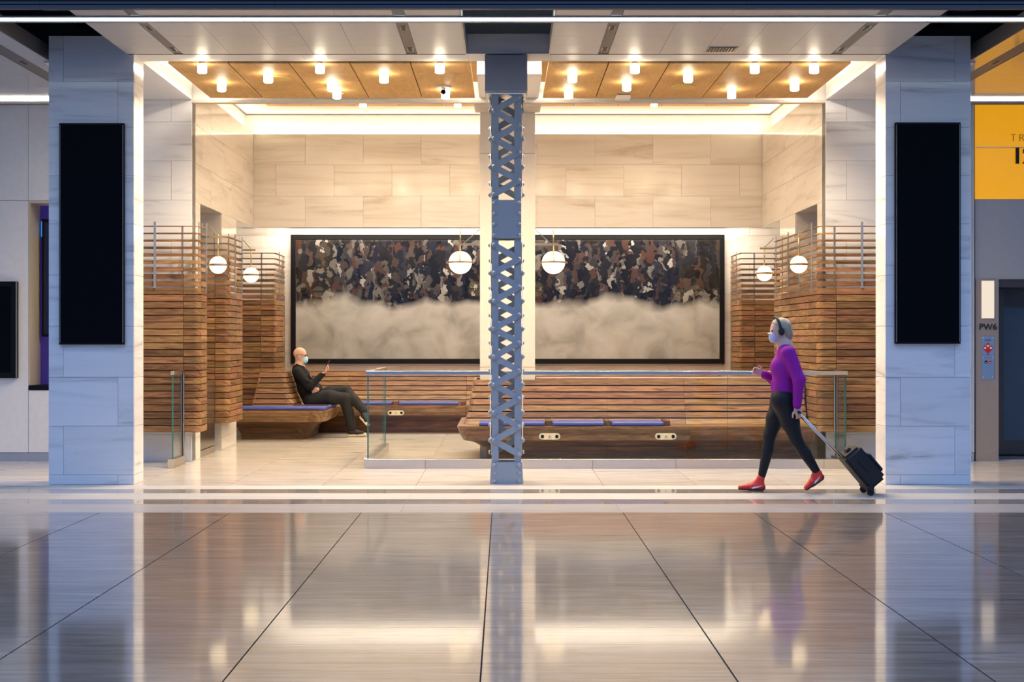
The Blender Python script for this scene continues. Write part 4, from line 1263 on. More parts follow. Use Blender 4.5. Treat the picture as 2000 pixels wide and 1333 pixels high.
bsb = struct('baseboard_left', 'brushed steel baseboard below the white panels at left', 'baseboard', (-6.5, YN, 0))
box('skirting', -9.4, XC - 4.87, YN - 0.004, YN + 0.03, 0.0, 0.10, stainless, bsb)
ds = thing('wall_display', 'black framed wall display cut off by the left picture edge', 'display', (-6.5, YN - 0.05, 1.0))
xa, xb, za, zb = -6.95, px(33, YN - 0.06), pz(739, YN - 0.06), pz(550, YN - 0.06)
box('frame', xa, xb, YN - 0.06, YN - 0.001, za, zb, black_satin, ds, 0.004)
box('screen', xa + 0.07, xb - 0.075, YN - 0.064, YN - 0.055, za + 0.07, zb - 0.06, black_gloss, ds)
box('edge_line', xb - 0.012, xb - 0.002, YN - 0.0635, YN - 0.05, za + 0.004, zb - 0.004, bronze_steel, ds)
nd = thing('niche_display', 'slim dark display with blue lit edge inside the purple niche', 'display', (px(89, 17.2), 17.2, pz(658, 17.2)))
xa, xb, za, zb = px(81, 17.15), px(132, 17.15), pz(658, 17.15), pz(428, 17.15)
box('casing', xa, xb, 17.15, 17.235, za, zb, black_satin, nd, 0.004)
box('screen', xa + 0.03, xb - 0.03, 17.143, 17.152, za + 0.03, zb - 0.04, plain('dim_purple_screen', (0.01, 0.008, 0.03), 0.1), nd)
box('blue_edge', xa - 0.005, xa + 0.008, 17.145, 17.2, zb - 0.22, zb - 0.03, emitter('blue_edge_glow', (0.08, 0.35, 1.0), 0.5), nd)

# ------------------------------------------------------------------ right neighbouring wall: sign, steel front and elevator door
hr = struct('wall_hall_right', 'wall of the concourse right of the pillar', 'wall', (6.8, YN, 0))
x_s = px(1902.5, YN)
box('edge_panel', XC + 5.55, x_s - 0.004, YN - 0.02, YN + 0.03, 0.11, 4.36, white_panel, hr)
box('edge_foot', XC + 5.55, x_s - 0.004, YN - 0.01, YN + 0.03, 0.0, 0.105, stainless, hr)
box('shadow_gap', x_s - 0.004, x_s + 0.012, YN + 0.01, YN + 0.03, 0.0, 4.36, fascia_d, hr)
z1_, z2_ = pz(545.5, YN), pz(389, YN)
box('steel_panel', x_s + 0.012, 8.9, YN, YN + 0.03, z1_ + 0.006, z2_ - 0.012, grey_panel, hr)
box('panel_joint', x_s + 0.012, 8.9, YN - 0.003, YN + 0.02, z2_ - 0.012, z2_ - 0.002, bronze_steel, hr)
jb0, jb1 = px(1904.5, YN), px(1950, YN)
box('steel_jamb', jb0 + 0.006, jb1, YN - 0.01, YN + 0.05, 0.0, z1_ - 0.004, bronze_steel, hr)
box('head_line', jb0, 8.9, YN - 0.012, YN + 0.05, z1_ - 0.004, z1_ + 0.006, bronze_steel, hr)
box('reveal', jb1 - 0.01, jb1, YN + 0.05, YN + 1.1, 0.0, z1_, dark_bronze, hr)
box('reveal_head', jb1, 8.9, YN + 0.0, YN + 1.1, z1_ - 0.10, z1_ - 0.006, dark_bronze, hr)
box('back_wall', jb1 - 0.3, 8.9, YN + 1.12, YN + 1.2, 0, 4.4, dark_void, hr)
YD = YN + 0.6
dr = struct('door_1', 'elevator door with dim blue glass in a dark bronze frame', 'elevator door', (7.0, YD, 0))
da, dz0, dz1 = px(1961, YD), pz(861, YD), pz(601, YD)
box('frame_stile', jb1, da, YD, YD + 0.06, 0.03, z1_ - 0.1, dark_bronze, dr)
box('frame_head', da, 8.9, YD, YD + 0.06, dz1, z1_ - 0.1, fascia_m, dr)
box('frame_foot', da, 8.9, YD, YD + 0.06, 0.03, dz0, dark_bronze, dr)
box('glass_leaf', da, 8.9, YD + 0.02, YD + 0.05, dz0, dz1, blue_glass, dr)
box('sill', jb1, 8.9, YN + 0.05, YD + 0.06, 0.0, 0.012, grey_panel, dr)
ys_ = thing('yellow_sign', 'bright yellow glass track sign panel with black letters at upper right', 'sign', (7.0, YN - 0.01, z2_))
box('panel', x_s + 0.012, 8.9, YN - 0.012, YN + 0.03, z2_, 4.345, yellow_m, ys_)
zl = pz(288.3, YN - 0.02)
box('white_line', x_s + 0.012, 8.9, YN - 0.015, YN - 0.011, zl - 0.006, zl + 0.006, white_print, ys_)
def text(name, s, x, y, z, size, mat, parent, depth=0.006, bold=0.0, align='LEFT', space=1.0):
    c = bpy.data.curves.new(name, 'FONT'); c.body = s; c.size = size; c.extrude = depth; c.align_x = align
    c.space_character = space; c.offset = bold
    tmp = bpy.data.objects.new(name, c); COL.objects.link(tmp)
    dg = bpy.context.evaluated_depsgraph_get()
    me = bpy.data.meshes.new_from_object(tmp.evaluated_get(dg))
    bpy.data.objects.remove(tmp); bpy.data.curves.remove(c)
    me.materials.clear(); me.materials.append(mat); auto_uv(me)
    o = link(name, me, (x, y, z), parent)
    o.rotation_euler = (math.pi / 2, 0, 0)
    return o
letter = plain('black_letters', (0.015, 0.012, 0.01), 0.5)
text('letters', 'TRACKS', px(1971, YN), YN - 0.03, pz(277, YN), 0.132, letter, ys_, 0.004, -0.0035, space=1.35)
text('numerals', '12', px(1974.5, YN), YN - 0.035, pz(319.5, YN), 0.262, letter, ys_, 0.008, 0.007)
lb = thing('light_box', 'upright white light box set in the steel elevator jamb', 'light box', (px(1928.5, YN), YN - 0.02, pz(623, YN)))
xa, xb, za, zb = px(1915.5, YN), px(1941.5, YN), pz(623, YN), pz(548, YN)
box('frame', xa, xb, YN - 0.018, YN - 0.010, za, zb, cream_metal, lb)
box('diffuser', xa + 0.006, xb - 0.006, YN - 0.022, YN - 0.016, za + 0.007, zb - 0.007, lightbox_m, lb)
pw = text('elevator_letters', 'PW6', px(1911.2, YN), YN - 0.012, pz(644.5, YN), 0.106, letter, None, 0.006, 0.0012, space=1.04)
tag(pw, 'black raised letters PW6 on the steel elevator jamb', 'letters')
cp = thing('call_panel', 'clear elevator call plate with red flame emblem and two round buttons', 'call panel', (px(1928, YN), YN - 0.012, pz(742, YN)))
xa, xb, za, zb = px(1916, YN), px(1941, YN), pz(742, YN), pz(657, YN)
box('plate', xa, xb, YN - 0.016, YN - 0.0101, za, zb, stainless, cp, 0.002)
fx, fz, sc_ = px(1928.7, YN), pz(680, YN), 23.5 / 2 / 159.8 * 1.0
yq = YN - 0.019
flame = [(0, -1.0), (0.35, -0.62), (0.72, -0.30), (0.78, 0.12), (0.62, 0.58), (0.45, 0.22), (0.30, 0.30), (0.26, 0.62), (0.02, 1.02), (-0.24, 0.62), (-0.30, 0.30), (-0.45, 0.22), (-0.60, 0.58), (-0.78, 0.12), (-0.72, -0.30), (-0.35, -0.62)]
prism('flame_emblem', [(fx + a * sc_, fz + b * sc_) for a, b in flame], yq, yq + 0.004, red_print, cp)
for a, b in ((0, 0.32), (-0.46, -0.02), (0.46, -0.02)):
    cyl('emblem_dot', (fx + a * sc_, yq - 0.001, fz + b * sc_), 0.013, 0.003, white_print, cp, 'Y', n=14)
for a, m2 in ((-0.022, black_satin), (0.026, red_print)):
    k = cyl('button', (fx + a, yq, pz(707.5, YN)), 0.018, 0.008, m2, cp, 'Y', n=16)
    cyl('button_face', (fx + a, yq - 0.005, pz(707.5, YN)), 0.011, 0.004, white_print, k, 'Y', n=14)
cyl('key_switch', (fx, yq, pz(724, YN)), 0.017, 0.008, stainless, cp, 'Y', n=16)
for a in (xa + 0.02, xb - 0.02):
    for v in (660, 698.5, 737):
        cyl('screw', (a, YN - 0.017, pz(v, YN)), 0.006, 0.003, white_print, cp, 'Y', n=8)
for v, w in ((663.5, 0.05), (665.5, 0.085), (693.5, 0.045)):
    box('fine_print', fx - w / 2, fx + w / 2, YN - 0.0175, YN - 0.016, pz(v, YN) - 0.0025, pz(v, YN) + 0.0025, letter, cp)
for v, w in ((699, 0.085),):
    box('fine_print', fx - w / 2, fx + w / 2, YN - 0.0175, YN - 0.016, pz(v, YN) - 0.003, pz(v, YN) + 0.003, red_print, cp)
# ------------------------------------------------------------------ people, built as blended solids
def v3(p): return np.array(p, np.float32)
class Solid:
    """a smooth union of tapered capsules and ellipsoids, turned into one continuous skin"""
    def __init__(self, k=0.02): self.pr = []; self.k = k
    def cap(self, a, b, ra, rb=None, k=None):
        self.pr.append(('c', v3(a), v3(b), ra, ra if rb is None else rb, self.k if k is None else k)); return self
    def chain(self, pts, rs, k=None):
        for (a, b, ra, rb) in zip(pts[:-1], pts[1:], rs[:-1], rs[1:]): self.cap(a, b, ra, rb, k)
        return self
    def ell(self, c, r, k=None, rot=None):
        self.pr.append(('e', v3(c), v3(r), rot, 0, self.k if k is None else k)); return self
    def mesh(self, name, h, mat, parent, cuts=()):
        lo = np.full(3, 1e9); hi = -lo
        for p in self.pr:
            if p[0] == 'c':
                r = max(p[3], p[4]); pts = [p[1] - r, p[1] + r, p[2] - r, p[2] + r]
            else:
                r = p[2].max(); pts = [p[1] - r, p[1] + r]
            for q in pts: lo = np.minimum(lo, q); hi = np.maximum(hi, q)
        lo -= 4 * h + 0.01; hi += 4 * h + 0.01
        n = np.ceil((hi - lo) / h).astype(int) + 1
        ax = [(lo[i] + h * np.arange(n[i])).astype(np.float32) for i in range(3)]
        D = np.full(n, 0.2, np.float32)
        for p in self.pr:
            k = p[5]
            if p[0] == 'c':
                r = max(p[3], p[4]); a = np.minimum(p[1], p[2]) - r; b = np.maximum(p[1], p[2]) + r
            else:
                r = p[2].max(); a = p[1] - r; b = p[1] + r
            mg = k + 3 * h
            i0 = np.maximum(0, np.floor((a - mg - lo) / h).astype(int)); i1 = np.minimum(n, np.ceil((b + mg - lo) / h).astype(int) + 1)
            sl = tuple(slice(x, y) for x, y in zip(i0, i1))
            X, Y, Z = np.meshgrid(ax[0][sl[0]], ax[1][sl[1]], ax[2][sl[2]], indexing='ij')
            if p[0] == 'c':
                ba = p[2] - p[1]; L2 = max(1e-9, float(ba @ ba))
                px_, py_, pz_ = X - p[1][0], Y - p[1][1], Z - p[1][2]
                t = np.clip((px_ * ba[0] + py_ * ba[1] + pz_ * ba[2]) / L2, 0, 1)
                d = np.sqrt((px_ - t * ba[0]) ** 2 + (py_ - t * ba[1]) ** 2 + (pz_ - t * ba[2]) ** 2) - (p[3] + (p[4] - p[3]) * t)
            else:
                q = np.stack([X - p[1][0], Y - p[1][1], Z - p[1][2]], -1)
                if p[3] is not None: q = q @ np.array(p[3], np.float32)
                k0 = np.sqrt(((q / p[2]) ** 2).sum(-1)); k1 = np.sqrt(((q / (p[2] ** 2)) ** 2).sum(-1)) + 1e-6
                d = k0 * (k0 - 1) / k1
            o = D[sl]
            if k > 1e-5:
                hh = np.maximum(k - np.abs(o - d), 0) / k
                D[sl] = np.minimum(o, d) - hh * hh * k * 0.25
            else:
                D[sl] = np.minimum(o, d)
        for (c, nrm, *lim) in cuts:     # keep the side the normal points away from
            X, Y, Z = np.meshgrid(*ax, indexing='ij')
            nrm = np.array(nrm, np.float32); nrm = nrm / np.linalg.norm(nrm)
            pl_ = (X - c[0]) * nrm[0] + (Y - c[1]) * nrm[1] + (Z - c[2]) * nrm[2]
            D = np.maximum(D, pl_) if not lim else np.where(np.abs(Y - c[1]) < lim[0], np.maximum(D, pl_), D)
        vs, fs = surface_nets(D)
        vs = vs * h + lo
        return mk(name, vs, fs, mat, parent, smooth=True)

def surface_nets(D):
    S = D < 0
    n = D.shape
    c = [S[i:n[0] - 1 + i, j:n[1] - 1 + j, k:n[2] - 1 + k] for i in (0, 1) for j in (0, 1) for k in (0, 1)]
    cnt = sum(x.astype(np.int8) for x in c)
    act = (cnt > 0) & (cnt < 8)
    idx = np.full(act.shape, -1, np.int64)
    I = np.argwhere(act); idx[act] = np.arange(len(I))
    acc = np.zeros((len(I), 3)); w = np.zeros(len(I))
    corners = [(i, j, k) for i in (0, 1) for j in (0, 1) for k in (0, 1)]
    for a in corners:
        for d in range(3):
            if a[d] == 0:
                b = list(a); b[d] = 1
                va = D[I[:, 0] + a[0], I[:, 1] + a[1], I[:, 2] + a[2]]; vb = D[I[:, 0] + b[0], I[:, 1] + b[1], I[:, 2] + b[2]]
                m = (va < 0) != (vb < 0)
                t = np.where(m, va / np.where(m, va - vb, 1), 0)
                pos = np.tile(np.array(a, float), (len(I), 1)); pos[:, d] += t
                acc[m] += pos[m]; w[m] += 1
    V = I + acc / w[:, None]
    F_ = []
    for d in range(3):
        e1, e2 = [x for x in range(3) if x != d]
        sl0 = [slice(None)] * 3; sl1 = [slice(None)] * 3
        sl0[d] = slice(0, n[d] - 1); sl1[d] = slice(1, n[d])
        ch = S[tuple(sl0)] != S[tuple(sl1)]
        E = np.argwhere(ch)
        ok = (E[:, e1] > 0) & (E[:, e2] > 0) & (E[:, e1] < n[e1] - 1) & (E[:, e2] < n[e2] - 1)
        E = E[ok]
        def at(o1, o2):
            q = E.copy(); q[:, e1] -= o1; q[:, e2] -= o2
            return idx[q[:, 0], q[:, 1], q[:, 2]]
        quad = np.stack([at(1, 1), at(0, 1), at(0, 0), at(1, 0)], 1)
        ins = S[E[:, 0], E[:, 1], E[:, 2]]
        flip = ins if d != 1 else ~ins
        quad[~flip] = quad[~flip][:, ::-1]
        F_.append(quad)
    return V, np.concatenate(F_).tolist()

skin_m = plain('skin_light', (0.62, 0.36, 0.25), 0.5, bump=0.03)
skin_w = plain('skin_fair', (0.66, 0.42, 0.33), 0.5)
m_ = skin_m.node_tree.nodes['Principled BSDF']; m_.inputs['Subsurface Weight'].default_value = 0.1; m_.inputs['Subsurface Radius'].default_value = (0.02, 0.01, 0.006)
black_knit = plain('black_knit', (0.010, 0.010, 0.011), 0.85, bump=0.3, bscale=220, spec=0.2)
charcoal_denim = plain('charcoal_denim', (0.021, 0.021, 0.022), 0.8, bump=0.2, bscale=160, spec=0.2)
mask_blue = plain('pale_blue_mask', (0.38, 0.66, 0.78), 0.7)
mask_lilac = plain('pale_lilac_mask', (0.50, 0.52, 0.72), 0.7)
cream_sole = plain('cream_rubber', (0.72, 0.60, 0.42), 0.6)
shoe_black = plain('black_canvas', (0.012, 0.012, 0.013), 0.7)
purple_knit = plain('purple_knit', (0.30, 0.012, 0.29), 0.75, bump=0.25, bscale=140, spec=0.25)
legging = plain('black_stretch', (0.010, 0.010, 0.013), 0.6, spec=0.3)
red_mesh = plain('red_shoe_mesh', (0.72, 0.035, 0.02), 0.55, bump=0.2, bscale=300)
maroon = plain('maroon_heel', (0.16, 0.015, 0.03), 0.55)
lime = plain('lime_sole', (0.35, 0.60, 0.02), 0.5)
dark_sole = plain('dark_sole', (0.03, 0.02, 0.022), 0.6)
hair_m = plain('ash_blond_hair', (0.42, 0.36, 0.25), 0.55, bump=0.5, bscale=180)
eye_m = plain('dark_eye', (0.02, 0.015, 0.012), 0.2)
white_cloth = plain('white_cloth', (0.82, 0.80, 0.84), 0.7)
case_black = plain('black_nylon', (0.010, 0.010, 0.012), 0.7, bump=0.2, bscale=200)

def hand(S, wrist, fdir, palm, thumb_side, curl=0.5, size=1.0):
    """palm plus five jointed fingers; fdir = pointing direction, palm = palm normal, thumb_side = sideways direction of the thumb"""
    w, f, p, s = (Vector(x).normalized() if i else Vector(x) for i, x in enumerate((wrist, fdir, palm, thumb_side)))
    s = (s - f * s.dot(f)).normalized(); p = f.cross(s) if f.cross(s).dot(p) > 0 else -f.cross(s)
    z = size
    for q in (-0.030, -0.010, 0.012, 0.030):
        S.cap(w + s * (q * 0.7 * z), w + f * (0.085 * z) + s * (q * z), 0.014 * z, 0.0125 * z, k=0.012)
    lens = ((0.030, 0.072), (0.011, 0.082), (-0.010, 0.076), (-0.030, 0.060))
    for q, L_ in lens:
        pos = w + f * (0.087 * z) + s * (q * z); d = f.copy(); pts = [pos]
        for j, part in enumerate((0.45, 0.32, 0.23)):
            ang = curl * (0.7 + 0.35 * j)
            d = (d * math.cos(ang) + p * math.sin(ang)).normalized()
            pos = pos + d * (L_ * part * z); pts.append(pos)
        S.chain([tuple(x) for x in pts], [0.0095 * z, 0.009 * z, 0.0085 * z, 0.0072 * z], k=0.004)
    tb = w + f * (0.028 * z) + s * (0.030 * z)
    d1 = (f * 0.62 + s * 0.62 + p * 0.35).normalized(); t1 = tb + d1 * (0.042 * z)
    d2 = (f * 0.85 + s * 0.15 + p * 0.5).normalized(); t2 = t1 + d2 * (0.032 * z); t3 = t2 + d2 * (0.02 * z)
    S.chain([tuple(tb), tuple(t1), tuple(t2), tuple(t3)], [0.0135 * z, 0.0115 * z, 0.0105 * z, 0.008 * z], k=0.006)

def head(S, c, face, up, r=1.0):
    """skull, jaw, nose, ears and brow; c = centre of the skull"""
    f, u = Vector(face).normalized(), Vector(up).normalized(); s = f.cross(u).normalized(); u = s.cross(f)
    R = np.array([[f.x, s.x, u.x], [f.y, s.y, u.y], [f.z, s.z, u.z]])
    c = Vector(c)
    at = lambda a, b, d: tuple(c + f * (a * r) + s * (b * r) + u * (d * r))
    S.ell(at(-0.012, 0, 0.028), (0.098 * r, 0.076 * r, 0.088 * r), k=0.02, rot=R)
    S.ell(at(0.018, 0, -0.035), (0.070 * r, 0.062 * r, 0.085 * r), k=0.03, rot=R)
    S.cap(at(0.050, -0.022, -0.088), at(0.050, 0.022, -0.088), 0.022 * r, 0.022 * r, k=0.03)      # chin
    S.cap(at(0.076, -0.03, 0.012), at(0.076, 0.03, 0.012), 0.011 * r, k=0.014)                   # brow
    S.cap(at(0.086, 0, -0.004), at(0.103, 0, -0.034), 0.008 * r, 0.013 * r, k=0.01)              # nose
    S.cap(at(0.082, -0.018, -0.066), at(0.082, 0.018, -0.066), 0.008 * r, k=0.008)               # lips
    for sg in (-1, 1):
        S.ell(at(-0.010, sg * 0.076, -0.012), (0.020 * r, 0.008 * r, 0.032 * r), k=0.006, rot=R)  # ears
    return at, R

# ---- seated man
YM = 21.12
def M(u, v, dy=0.0): return P(u, v, YM + dy)
man = thing('person', 'bald man in black sweater and blue face mask sitting with crossed legs', 'person', M(640, 852, 0))
B = Solid(0.02)
hc = Vector(M(587.0, 694.5)); face = (0.96, -0.10, -0.05); upv = (-0.06, 0, 1)
at, RH = head(B, hc, face, upv, 1.02)
nb = M(585.0, 719.0)
B.cap(at(-0.018, 0, -0.07), nb, 0.055, 0.060, k=0.03)
# torso under the sweater
shR, shL = M(580.5, 727.5, -0.17), M(586.5, 727, 0.17)
hipR, hipL = M(609, 781.5, -0.095), M(609, 780, 0.095)
B.cap(nb, M(597, 752), 0.085, 0.11, k=0.05)
B.cap(shR, shL, 0.045, k=0.04); B.cap(M(597, 752), M(606, 778), 0.10, 0.09, k=0.05); B.cap(hipR, hipL, 0.08, k=0.05)
elR, wrR = M(604, 756.5, -0.24), M(632.0, 729.5, -0.13)
elL, wrL = M(621, 758, 0.20), M(620.5, 761.5, -0.165)
B.chain([shR, elR, wrR], [0.045, 0.036, 0.026]); B.chain([shL, elL, wrL], [0.045, 0.036, 0.026])
hand(B, wrR, (0.76, 0.05, 0.65), (-0.65, 0.10, 0.76), (0.05, -1.0, 0.05), 1.0, 1.0)
hand(B, wrL, (-0.95, -0.12, -0.20), (-0.1, 0.9, -0.2), (0.15, 0.1, 1.0), 0.18, 1.0)
knR, anR = M(672.5, 779, -0.105), M(686.5, 838, -0.06)
knL, anL = M(676.5, 764.5, 0.05), M(711.0, 804, -0.14)
B.chain([hipR, knR, anR], [0.075, 0.05, 0.034]); B.chain([hipL, knL, anL], [0.075, 0.05, 0.034])
B.mesh('body', 0.0065, skin_m, man)
# eyes
for sg in (-1, 1):
    sphere('eye', at(0.079, sg * 0.030, 0.002), 0.0125, eye_m, man, n=12)
# sweater
S = Solid(0.045)
S.cap(M(583.5, 724.5, -0.06), M(599, 760, -0.06), 0.105, 0.125); S.cap(M(586, 724.5, 0.06), M(599, 760, 0.06), 0.105, 0.125)
S.cap(M(597, 758, -0.07), M(606, 779, -0.07), 0.125, 0.122); S.cap(M(597, 758, 0.07), M(606, 779, 0.07), 0.125, 0.122)
S.cap(M(592, 738, -0.07), M(592, 738, 0.07), 0.115)
S.cap(M(584.5, 720.5, -0.05), M(584.5, 720.5, 0.05), 0.07, k=0.04)
S.chain([shR, elR, tuple(Vector(wrR) * 0.97 + Vector(elR) * 0.03)], [0.078, 0.062, 0.042], k=0.03)
S.chain([shL, elL, tuple(Vector(wrL) * 0.90 + Vector(elL) * 0.10)], [0.078, 0.060, 0.044], k=0.03)
# soft folds at the elbow and belly
S.cap(M(600, 745, -0.27), M(611, 752, -0.22), 0.03, 0.026, k=0.03)
S.cap(M(607, 770, -0.15), M(616, 768, -0.05), 0.04, 0.05, k=0.05)
S.mesh('sweater', 0.0075, black_knit, man, cuts=[(at(-0.022, 0, -0.132), (0.35, 0, 1.0))])
tube('collar', [tuple(Vector(nb) + Vector((0.006 + 0.066 * math.cos(a), 0.068 * math.sin(a), 0.012 - 0.020 * math.cos(a)))) for a in np.linspace(0, 2 * math.pi, 25)[:-1]], 0.011, black_knit, man, n=8, closed=True)
# trousers
T = Solid(0.04)
T.cap(M(607.5, 780.5, -0.085), M(607.5, 780.5, 0.085), 0.125)
T.cap(M(613, 775, -0.05), M(613, 775, 0.05), 0.10)
T.chain([hipR, M(644, 777, -0.115), knR], [0.125, 0.112, 0.088]); T.chain([hipL, M(645, 768.5, 0.09), knL], [0.122, 0.105, 0.084])
T.chain([knR, M(681, 808, -0.09), tuple(Vector(anR) + Vector((0, 0, 0.015)))], [0.086, 0.078, 0.072], k=0.025)
T.chain([knL, M(694, 784, -0.06), anL], [0.082, 0.074, 0.062], k=0.025)
T.cap(M(682, 800, -0.15), M(686, 806, -0.13), 0.012, 0.012, k=0.02)
T.mesh('trousers', 0.0075, charcoal_denim, man)
# shoes
def canvas_shoe(heel, toe, top, parent, up):
    h_, t_ = Vector(heel), Vector(toe); d = (t_ - h_).normalized(); u = Vector(up).normalized()
    U = Solid(0.02)
    U.cap(tuple(h_ + d * 0.04 + u * 0.055), tuple(h_ + d * 0.15 + u * 0.042), 0.042, 0.042)
    U.cap(tuple(h_ + d * 0.15 + u * 0.042), tuple(t_ - d * 0.055 + u * 0.030), 0.042, 0.034)
    U.cap(tuple(h_ + d * 0.05 + u * 0.06), top, 0.046, 0.048, k=0.03)
    o = U.mesh('shoe', 0.006, shoe_black, parent)
    Q = Solid(0.01); s_ = d.cross(u).normalized()
    for q in (-0.018, 0.0, 0.018):
        Q.cap(tuple(h_ + d * 0.028 + s_ * q + u * 0.006), tuple(t_ - d * (0.028 + abs(q) * 0.6) + s_ * q * 1.15 + u * 0.012), 0.021, 0.021, k=0.012)
    Q.cap(tuple(t_ - d * 0.035 - s_ * 0.012 + u * 0.018), tuple(t_ - d * 0.035 + s_ * 0.012 + u * 0.022), 0.026, k=0.01)
    Q.mesh('sole', 0.006, cream_sole, o)
    lace_p = h_ + d * 0.125 + u * 0.064
    for i in range(3):
        p = h_ + d * (0.115 + 0.022 * i) + u * (0.066 - 0.005 * i)
        bar('lace', tuple(p - s_ * 0.022), tuple(p + s_ * 0.022), 0.006, 0.005, shoe_black, o, up=tuple(u))
f0 = M(679, 851, -0.06)
canvas_shoe((f0[0], f0[1], 0.016), (f0[0] + 0.295, f0[1] - 0.02, 0.014), (anR[0], anR[1], anR[2] - 0.03), man, (0, 0, 1))
ft = Vector(anL)
canvas_shoe(tuple(ft + Vector((-0.055, 0.0, -0.085))), tuple(ft + Vector((0.075, -0.15, -0.215))), tuple(ft + Vector((-0.002, 0.01, 0.0))), man, (0.62, -0.25, 0.62))
# face mask with ear loops, and glasses
K = Solid(0.012)
K.ell(at(0.068, 0, -0.060), (0.052, 0.058, 0.060), rot=RH)
K.ell(at(0.058, 0, -0.092), (0.050, 0.050, 0.034), rot=RH)
mo = K.mesh('face_mask', 0.005, mask_blue, man)
for i in range(3):
    z = -0.045 - 0.02 * i
    tube('pleat', [at(0.074 + 0.041 * math.cos(a), 0.052 * math.sin(a), z) for a in np.linspace(-1.2, 1.2, 9)], 0.0022, mask_blue, mo, n=6)
for sg in (-1, 1):
    tube('ear_loop', [at(0.055, sg * 0.052, -0.035), at(0.025, sg * 0.072, -0.02), at(-0.016, sg * 0.084, 0.014), at(-0.026, sg * 0.084, -0.015), at(0.02, sg * 0.071, -0.055), at(0.05, sg * 0.048, -0.085)], 0.0022, white_cloth, mo, n=6)
gf = plain('black_spectacle_frame', (0.01, 0.009, 0.008), 0.3)
gk = None
for sg in (-1, 1):
    pts = [at(0.100 - 0.010 * abs(math.cos(a)), sg * (0.034 + 0.026 * math.cos(a)), 0.000 + 0.019 * math.sin(a)) for a in np.linspace(0, 2 * math.pi, 17)[:-1]]
    o = tube('glasses_rim', pts, 0.0030, gf, man if gk is None else gk, n=6, closed=True)
    if gk is None: gk = o; gk.name = 'glasses'
    tube('temple', [at(0.090, sg * 0.062, 0.006), at(0.04, sg * 0.080, 0.010), at(-0.020, sg * 0.084, 0.010), at(-0.032, sg * 0.082, -0.008)], 0.0028, gf, gk, n=6)
tube('bridge', [at(0.102, -0.010, 0.006), at(0.106, 0, 0.010), at(0.102, 0.010, 0.006)], 0.0026, gf, gk, n=6)
# chest emblem on the sweater
em = P(605.5, 733.5, YM - 0.118)
prism('sweater_emblem', [(em[0] - 0.014, em[2] + 0.028), (em[0] + 0.002, em[2] + 0.034), (em[0] + 0.024, em[2] - 0.03), (em[0] + 0.01, em[2] - 0.036)], em[1] - 0.002, em[1] + 0.03, plain('grey_emblem', (0.16, 0.15, 0.15), 0.7), man)
# phone in his hand
ph = thing('phone', 'slim dark phone held up in the raised hand of the seated man', 'phone', M(645, 714, -0.09))
hf = Vector((0.70, 0.05, 0.72)).normalized(); hs = Vector((0.05, -1.0, 0.05)); hs = (hs - hf * hs.dot(hf)).normalized()
hp_ = hf.cross(hs); hp_ = hp_ if hp_.dot(Vector((-0.65, 0.10, 0.76))) > 0 else -hp_
pa = Vector(wrR) + hf * 0.060 + hp_ * 0.030; pf = Vector((0.45, 0.05, 0.9)).normalized(); hp_ = Vector((-0.9, 0.0, 0.45)); hf = pf; pb = pa + hf * 0.148
bar('case', tuple(pa), tuple(pb), 0.072, 0.009, plain('phone_case', (0.02, 0.018, 0.018), 0.3), ph, up=tuple(hp_))
bar('screen', tuple(pa + hf * 0.005 + hp_ * 0.0055), tuple(pb - hf * 0.005 + hp_ * 0.0055), 0.064, 0.002, black_gloss, ph, up=tuple(hp_))

# ---- walking woman
YQ = 13.45
def Q(u, v, dy=0.0): return P(u, v, YQ + dy)
wom = thing('person', 'woman in purple sweater, black leggings and red shoes striding past with suitcase', 'person', Q(1527, 961.5, 0))
B = Solid(0.02)
hc = Vector(Q(1522.5, 646)); 
at, RH = head(B, hc, (-1, -0.06, -0.10), (-0.10, 0, 1), 0.98)
nb = Q(1533.5, 676)
B.cap(at(-0.016, 0, -0.07), nb, 0.048, 0.052, k=0.03)
shN, shF = Q(1540, 690, -0.155), Q(1531, 690, 0.155)
hpN, hpF = Q(1528, 785, -0.085), Q(1526, 785, 0.085)
B.cap(nb, Q(1533, 740), 0.075, 0.095, k=0.05)
B.cap(shN, shF, 0.04, k=0.04); B.cap(Q(1533, 740), Q(1528, 780), 0.085, 0.08, k=0.05); B.cap(hpN, hpF, 0.075, k=0.05)
elN, wrN = Q(1560.5, 742, -0.215), Q(1556.5, 795, -0.20)
elF, wrF = Q(1512, 741, 0.21), Q(1491, 731, 0.15)
B.chain([shN, elN, wrN], [0.04, 0.032, 0.023]); B.chain([shF, elF, wrF], [0.04, 0.032, 0.023])
hand(B, wrN, (0.30, -0.02, -0.95), (-0.45, 0.8, -0.25), (-0.85, -0.15, -0.3), 1.05, 0.92)
hand(B, wrF, (-0.85, -0.1, 0.35), (0.1, -0.9, -0.2), (0.2, -0.1, 0.95), 0.75, 0.92)
# leading leg is the far one, trailing leg the near one
knF, anF = Q(1503.5, 851, 0.07), Q(1485.5, 936, 0.07)
knN, anN = Q(1556.5, 862, -0.08), Q(1597, 925, -0.08)
B.chain([hpF, knF, anF], [0.07, 0.045, 0.032]); B.chain([hpN, knN, anN], [0.07, 0.045, 0.032])
B.mesh('body', 0.007, skin_w, wom)
for sg in (-1, 1): sphere('eye', at(0.079, sg * 0.030, 0.002), 0.012, eye_m, wom, n=12)
